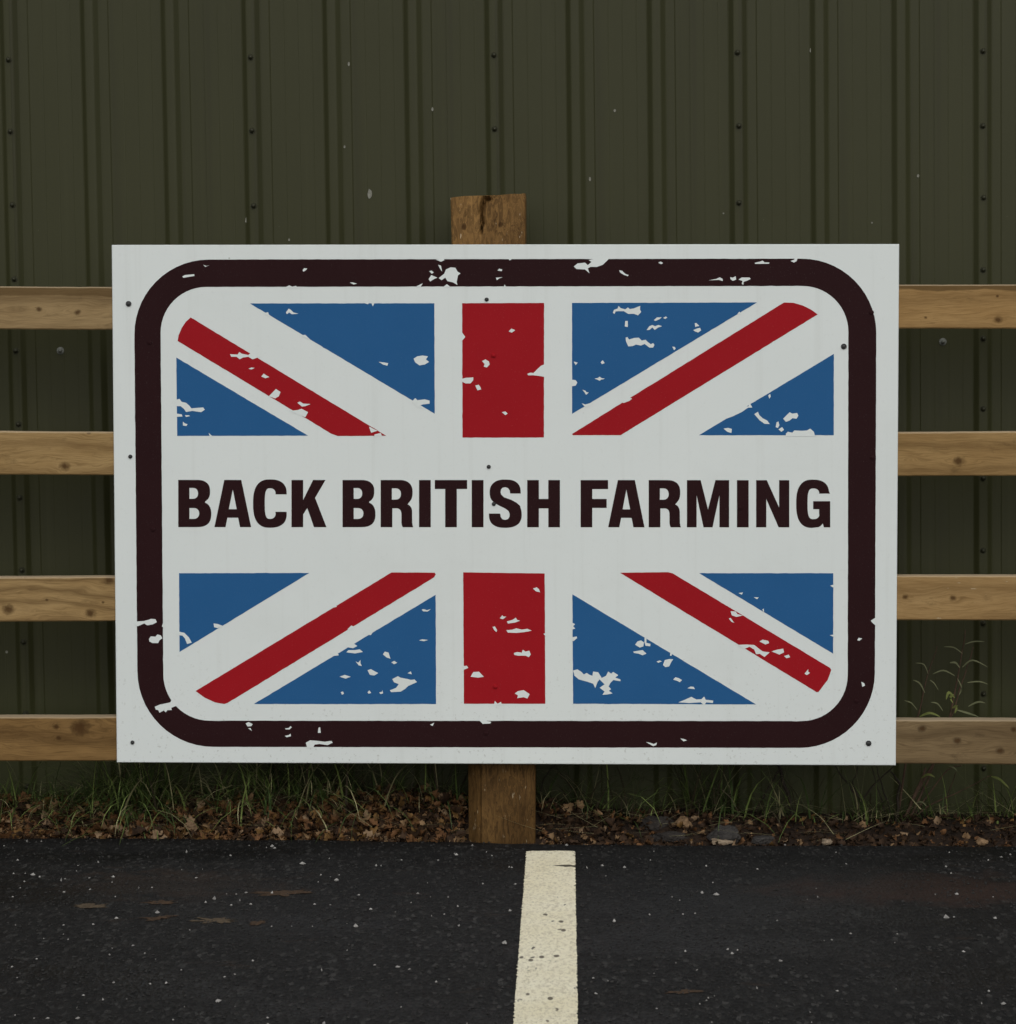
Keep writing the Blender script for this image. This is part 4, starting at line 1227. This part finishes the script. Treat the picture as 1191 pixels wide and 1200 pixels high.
# long arching blades seen singly against the wall: base, tip side, length
for (px, py, L, az, lean, droop, m_) in ((130, 948, .20, 3.14, .5, 1.1, 0), (160, 950, .22, 0.2, .1, .3, 1), (165, 946, .14, 3.3, .7, .9, 3), (150, 944, .16, 2.9, 1.0, .5, 2), (178, 948, .15, 0.3, .3, 1.4, 3), (75, 945, .13, 3.3, .9, .2, 2),
                                         (262, 955, .12, 2.5, .55, .2, 4), (300, 948, .20, 1.2, .1, .2, 2), (318, 950, .19, 0.4, .2, .4, 0), (372, 945, .16, 2.8, .5, .5, 4), (400, 948, .17, 0.1, .3, 1.3, 3), (425, 946, .18, 3.1, .2, .5, 4), (438, 946, .22, 2.9, .05, .2, 4),
                                         (505, 955, .19, 1.5, .05, .1, 4), (520, 952, .18, 0.3, .2, .7, 4), (690, 960, .20, 0.4, .25, .1, 2), (676, 962, .18, 2.6, .2, .4, 1), (808, 962, .24, 2.8, .06, .1, 1), (818, 962, .26, 2.9, .10, .1, 1), (826, 960, .26, 2.7, .16, .1, 1), (840, 955, .20, 0.5, .3, .2, 1),
                                         (940, 962, .19, 0.6, .5, .1, 4), (1010, 965, .17, 0.2, 1.1, .2, 2), (1176, 960, .16, 0.2, .35, .2, 3), (1165, 957, .12, 2.8, .3, .9, 3)):
    x = at_y(px, py, 0.19).x
    az = az if math.sin(az) < 0.3 else -az
    blade(V, Fc, mi, (x, 0.19, verge_h(x, 0.19) - 0.004), L, az, lean, droop, 0.0034, m_, r, 9)
tag(mesh_obj('grass', V, Fc, GRASS, mat_idx=mi), kind='stuff')


def tube(paths, segs=5):
    """tapering stems: each path a list of (Vector, radius)"""
    V, Fc = [], []
    for path in paths:
        a = len(V)
        for i, (p, rad) in enumerate(path):
            q0, q1 = path[max(0, i - 1)][0], path[min(len(path) - 1, i + 1)][0]
            d = (q1 - q0).normalized()
            s = d.cross(Vector((0.3, 1, 0.1))).normalized()
            t_ = d.cross(s)
            for k in range(segs):
                b_ = 2 * math.pi * k / segs
                V.append(p + (s * math.cos(b_) + t_ * math.sin(b_)) * rad)
        n_ = len(path)
        for i in range(n_ - 1):
            for k in range(segs):
                Fc.append((a + i * segs + k, a + i * segs + (k + 1) % segs, a + (i + 1) * segs + (k + 1) % segs, a + (i + 1) * segs + k))
        Fc.append(tuple(a + (n_ - 1) * segs + k for k in range(segs)))
    return V, Fc


def smooth_path(pts, r0_, r1_, wig=0.002, seed=0.0, n_=5):
    out = []
    m = (len(pts) - 1) * n_
    for i in range(m + 1):
        f = i / n_
        k = min(int(f), len(pts) - 2)
        u = f - k
        p0, p1, p2, p3 = pts[max(0, k - 1)], pts[k], pts[k + 1], pts[min(len(pts) - 1, k + 2)]
        p = 0.5 * ((2 * p1) + (p2 - p0) * u + (2 * p0 - 5 * p1 + 4 * p2 - p3) * u * u + (3 * p1 - p0 - 3 * p2 + p3) * u ** 3)
        g = i / m
        p = p + Vector((nz(f * 1.7, seed), nz(f * 1.7, seed + 7), 0)) * wig * min(1, g * 4)
        out.append((p, r0_ + (r1_ - r0_) * g))
    return out


def plant(name, label, cat, stems, mat, leaves=(), group=None, seed=1):
    """stems: (points [(px, py, Y)], r0, r1); each stem is a part, leaves are parts"""
    P = [[at_y(q[0], q[1], min(q[2], 0.19)) for q in s[0]] for s in stems]
    b0 = P[0][0].copy()
    b0.z = verge_h(b0.x, b0.y)
    root = empty(name, b0)
    tag(root, label, cat, group)
    for i, (pts, s) in enumerate(zip(P, stems)):
        if s[3:] == () :
            pts[0].z = min(pts[0].z, verge_h(pts[0].x, pts[0].y)) - 0.012
        path = [(p - b0, rr) for p, rr in smooth_path(pts, s[1], s[2], 0.004, seed + i * 3.1)]
        mesh_obj('stem', *tube([path]), mat, root, smooth=True)
    for (pts, w, m_) in leaves:
        Q = [at_y(q[0], q[1], min(q[2], 0.185) - 0.01) - b0 for q in pts]
        path = smooth_path(Q, w, w, 0.0, 0, 4)
        V, Fc = [], []
        n_ = len(path)
        for i, (p, _) in enumerate(path):
            f = i / (n_ - 1)
            ww = 0.75 * w * math.sin(math.pi * (0.08 + 0.90 * f)) ** 0.8
            d = (path[min(n_ - 1, i + 1)][0] - path[max(0, i - 1)][0]).normalized()
            s = d.cross(Vector((0, 1, 0))).normalized()
            s = (s * (-0.55 if s.z > 0 else 0.55) + Vector((0, -0.8, 0.0))).normalized()
            V += [p - s * ww + Vector((0, 0, .25 * ww)), p, p + s * ww + Vector((0, 0, .25 * ww))]
        for i in range(n_ - 1):
            for k in (0, 1):
                q = i * 3 + k
                Fc.append((q, q + 1, q + 4, q + 3))
        mesh_obj('leaf', V, Fc, m_, root, smooth=True)
    return root


Y1 = 0.22
# tall weed whose stems pass behind the lowest rail
plant('willowherb', 'tall leggy weed with reddish stems and narrow leaves rising behind the lowest rail', 'weed',
      [([(1056, 962, Y1), (1074, 930, Y1), (1092, 898, .2), (1106, 868, .2), (1113, 841, .2), (1123, 790, .21), (1132, 738, .22)], .0042, .0011),
       ([(1062, 964, Y1), (1080, 930, .21), (1094, 898, .2), (1112, 845, .22), (1131, 790, .24), (1141, 758, .25)], .0032, .0009),
       ([(1058, 960, Y1), (1070, 935, .24), (1086, 900, .25)], .0030, .0022),
       ([(1050, 962, .2), (1064, 890, .2), (1075.5, 841, .2), (1086, 797, .2), (1097.5, 757, .2)], .0026, .0008),
       ([(1064, 962, Y1), (1085, 935, .2), (1112, 903, .19), (1128, 897, .18)], .0020, .0010),
       ([(1060, 962, Y1), (1090, 944, .2), (1125, 928, .18), (1162, 908, .17)], .0020, .0008),
       ([(1110, 968, .22), (1109, 945, .22), (1114, 925, .21), (1120, 905, .2)], .0016, .0009)],
      M_STEM,
      [([(1128, 766, .21), (1118, 759, .18), (1106, 758, .16)], .0026, M_WEED), ([(1131, 755, .21), (1142, 752, .2), (1154, 752, .19)], .0026, M_WEED),
       ([(1128, 782, .21), (1140, 774, .18), (1158, 782, .17)], .0032, M_WEED), ([(1125, 783, .21), (1120, 777, .19), (1113, 777, .18)], .0040, M_WEED),
       ([(1119, 792, .21), (1106, 786, .18), (1093, 790, .17)], .0030, M_WEED), ([(1134, 800, .22), (1148, 799, .2), (1158, 802, .19)], .0028, M_WEED),
       ([(1122, 795, .21), (1127, 806, .18), (1124, 815, .17)], .0034, M_WEED), ([(1084, 812, .2), (1078, 801, .18), (1070, 797, .17)], .0032, M_WEED),
       ([(1088, 790, .2), (1083, 779, .19), (1073, 777, .18)], .0024, M_WEED), ([(1075, 832, .2), (1068, 824, .18), (1060, 821, .17)], .0024, M_WEED),
       ([(1105, 833, .2), (1099, 825, .18), (1091, 823, .17)], .0030, M_WEED), ([(1090, 797, .2), (1095, 801, .18), (1100, 809, .17)], .0024, M_WEED),
       ([(1119, 818, .21), (1112, 812, .17), (1109, 820, .16)], .0052, M_WEEDB), ([(1116, 830, .21), (1122, 828, .17), (1119, 836, .16)], .0052, M_WEEDB),
       ([(1121, 832, .21), (1134, 836, .18), (1147, 840, .17)], .0040, M_WEED), ([(1135, 828, .2), (1146, 823, .18), (1155, 824, .17)], .0034, M_WEED),
       ([(1118, 814, .21), (1114, 818, .17), (1117, 824, .16)], .0050, M_WEEDB),
       ([(1080, 912, .2), (1088, 908, .17), (1096, 911, .16)], .0046, M_WEEDB), ([(1162, 910, .17), (1172, 914, .15), (1183, 924, .14)], .0052, M_WEEDB),
       ([(1072, 942, .2), (1080, 940, .17), (1086, 945, .16)], .0030, M_WEED), ([(1112, 898, .2), (1118, 900, .17), (1122, 904, .16)], .0034, M_WEED),
       ([(1078, 840, .2), (1090, 836, .17), (1102, 840, .16)], .0046, M_WEEDB)], seed=3)
plant('bare_sapling', 'small dark bare forked seedling below the corner of the sign', 'sapling',
      [([(1015, 966, .20), (1012, 950, .2), (1009.5, 938, .2), (996, 922, .2), (984, 906, .2), (977, 894, .2)], .0030, .0011),
       ([(1009.5, 939, .2), (1024, 921, .2), (1040, 905, .19), (1052, 894, .18)], .0022, .0010, 1),
       ([(1008, 936, .2), (999, 917, .2), (1006, 905, .2), (1004, 890, .2)], .0015, .0008, 1)], M_STEM_D, seed=9)
plant('bare_sapling', 'thick dark stump of dead stems beside the reddish weed stems', 'sapling',
      [([(1050, 968, .18), (1052, 945, .18), (1054, 920, .18), (1049, 910, .18), (1044, 904, .17)], .0040, .0013),
       ([(1047, 966, .19), (1040, 940, .19), (1032, 915, .19), (1026, 896, .19)], .0020, .0010),
       ([(1044, 964, .2), (1030, 930, .2), (1022, 898, .2)], .0016, .0008)], M_STEM_D, seed=14)
plant('dead_twig', 'crooked black twig leaning behind the lower edge of the sign', 'twig',
      [([(928, 966, .2), (927, 950, .2), (926, 938, .2), (921, 924, .2), (913, 899, .19), (908, 880, .18)], .0044, .0034),
       ([(914, 901, .19), (905, 915, .2), (896, 932, .2), (886, 952, .21)], .0020, .0012, 1),
       ([(916, 908, .19), (913, 915, .19), (915, 922, .19)], .0018, .0008, 1)], M_STEM_D, seed=17)
plant('dead_twig', 'thin dark twig slanting up from the litter past the fence post', 'twig',
      [([(700, 966, .22), (689, 948, .2), (668, 920, .19), (650, 898, .18)], .0018, .0009),
       ([(636, 958, .2), (634, 930, .19), (640, 908, .18), (652, 896, .18)], .0016, .0009)], M_STEM_D, seed=22)


# stones bedded at the edge of the asphalt
def stone(px, py, sx, sy, sz, mat, label, seed, Z=0.0):
    p = at_z(px, py, Z)
    bm = bmesh.new()
    bmesh.ops.create_icosphere(bm, subdivisions=4, radius=1.0)
    for v in bm.verts:
        c = v.co.copy()
        # chipped planes
        for k in range(7):
            nrm = Vector((nz(seed, k), nz(seed + 3, k), nz(seed + 7, k) + 0.1)).normalized()
            d = c.dot(nrm)
            lim = 0.62 + 0.2 * nz(k * 3.1, seed)
            if d > lim:
                c -= nrm * (d - lim)
        c += c.normalized() * (0.16 * nz(c.x * 2.2 + seed, c.y * 2.2, c.z * 2.2) + 0.10 * nz(c.x * 6 + seed, c.y * 6, c.z * 6) + 0.05 * nz(c.x * 15 + seed, c.y * 15, c.z * 15))
        v.co = (c.x * sx, c.y * sy, c.z * sz)
    me = bpy.data.meshes.new('stone')
    bm.to_mesh(me)
    bm.free()
    me.materials.append(mat)
    o = link('stone', me, None, (p.x, p.y, Z + sz * 0.45))
    tag(o, label, 'stone', 'stones along the asphalt edge')
    return o


stone(771, 972, .036, .024, .022, M_STONE_D, 'flat dark stone lying in the leaf litter beside a tan stone', 2.1, 0.010)
stone(800, 970, .022, .020, .020, M_STONE_T, 'rough tan stone half buried between two darker stones', 5.7, 0.014)
stone(783, 984, .040, .022, .013, M_STONE_D, 'low dark slab bedded in the asphalt edge', 8.3)
stone(848, 985, .032, .026, .026, M_STONE, 'largest rounded grey stone standing at the asphalt edge', 11.9)
stone(844, 988, .024, .012, .007, M_STONE_P, 'pale buff chip lying against the rounded grey stone', 14.2)
stone(892, 987, .026, .018, .010, M_STONE, 'low brownish grey stone beside the crooked black twig', 17.6)
stone(968, 988, .012, .010, .007, M_STONE_P, 'small buff pebble on the asphalt edge below the bare seedling', 19.4)
stone(1150, 988, .014, .012, .008, M_STONE_T, 'small tan pebble on the asphalt edge below the green arching blades', 23.1)

# flattened brown leaves lying on the asphalt
for i, (px, py, size, yaw, m_, lab) in enumerate((
        (190, 1058, .052, 0.15, 4, 'ochre brown flattened leaf on the asphalt just above a paler torn leaf'), (186, 1076, .056, 0.5, 0, 'torn russet leaf plastered to the asphalt below an ochre leaf'),
        (330, 1047, .090, 0.1, 0, 'largest crumpled russet leaf lying alone on the asphalt'), (252, 1079, .066, -0.2, 1, 'long tan leaf fragment on the asphalt beside loose pale grit'),
        (302, 1082, .040, 0.6, 0, 'small russet leaf scrap on the asphalt below the largest leaf'), (107, 1062, .055, 0.02, 1, 'narrow straw coloured husk lying flat on the asphalt'),
        (800, 1163, .045, 0.3, 2, 'dark umber leaf scrap on the bay to the other side of the line'))):
    p = at_z(px, py, 0.0)
    ca, sa = math.cos(yaw), math.sin(yaw)
    V, Fc = [(0, 0, 0.0016)], []
    NL = 30
    for k in range(NL):                       # ragged sodden outline, a low rib along the middle
        th = 2 * math.pi * k / NL
        q = size * (0.46 + 0.42 * nz(math.cos(th) * 2.6 + i * 3, math.sin(th) * 2.6, 1) + 0.34 * nz(th * 5, i))
        u_, v_ = q * math.cos(th), q * math.sin(th) * 0.62
        V.append((u_ * ca - v_ * sa, u_ * sa + v_ * ca, 0.0008 + 0.0016 * abs(nz(k * .8, i))))
    for k in range(NL):
        Fc.append((0, 1 + k, 1 + (k + 1) % NL))
    o = mesh_obj('fallen_leaf', V, Fc, SODDEN[m_ % 2], loc=(p.x, p.y, 0.0), smooth=True)
    tag(o, lab, 'leaf', 'brown leaves fallen on the asphalt')

# loose grit on the car park
V, Fc, mi = [], [], []
r = random.Random(77)
OCT = [(1, 0, 0), (0, 1, 0), (-1, 0, 0), (0, -1, 0), (0, 0, 1), (0, 0, -1)]
OF = [(0, 1, 4), (1, 2, 4), (2, 3, 4), (3, 0, 4), (1, 0, 5), (2, 1, 5), (3, 2, 5), (0, 3, 5)]
for i in range(15000):
    x = r.uniform(-1.25, 1.0)
    y = edge_y(x) - 0.01 - r.random() ** 0.9 * 1.55
    if la - 0.005 < x < lb + 0.005 and y < ly:
        continue
    pale = r.random() < (0.030 if x < 0 else 0.016)
    s = (0.0008 + 0.0020 * r.random() ** 1.6) if not pale else min(0.0062, r.uniform(0.0012, 0.0028) * (1 if r.random() < .8 else r.uniform(1.2, 2.3)))
    ca, sa = math.cos(r.uniform(0, 6.28)), math.sin(r.uniform(0, 6.28))
    a = len(V)
    for (ox, oy, oz) in OCT:
        q = s * r.uniform(0.7, 1.25)
        V.append((x + (ox * ca - oy * sa) * q + r.gauss(0, s * .2), y + (ox * sa + oy * ca) * q + r.gauss(0, s * .2), s * 0.40 + oz * q * 0.9))
    for f in OF:
        Fc.append(tuple(a + k for k in f))
        mi.append(0 if pale else 1)
tag(mesh_obj('loose_grit', V, Fc, [M_PALE_GRIT, M_DARK_GRIT], mat_idx=mi), kind='stuff')
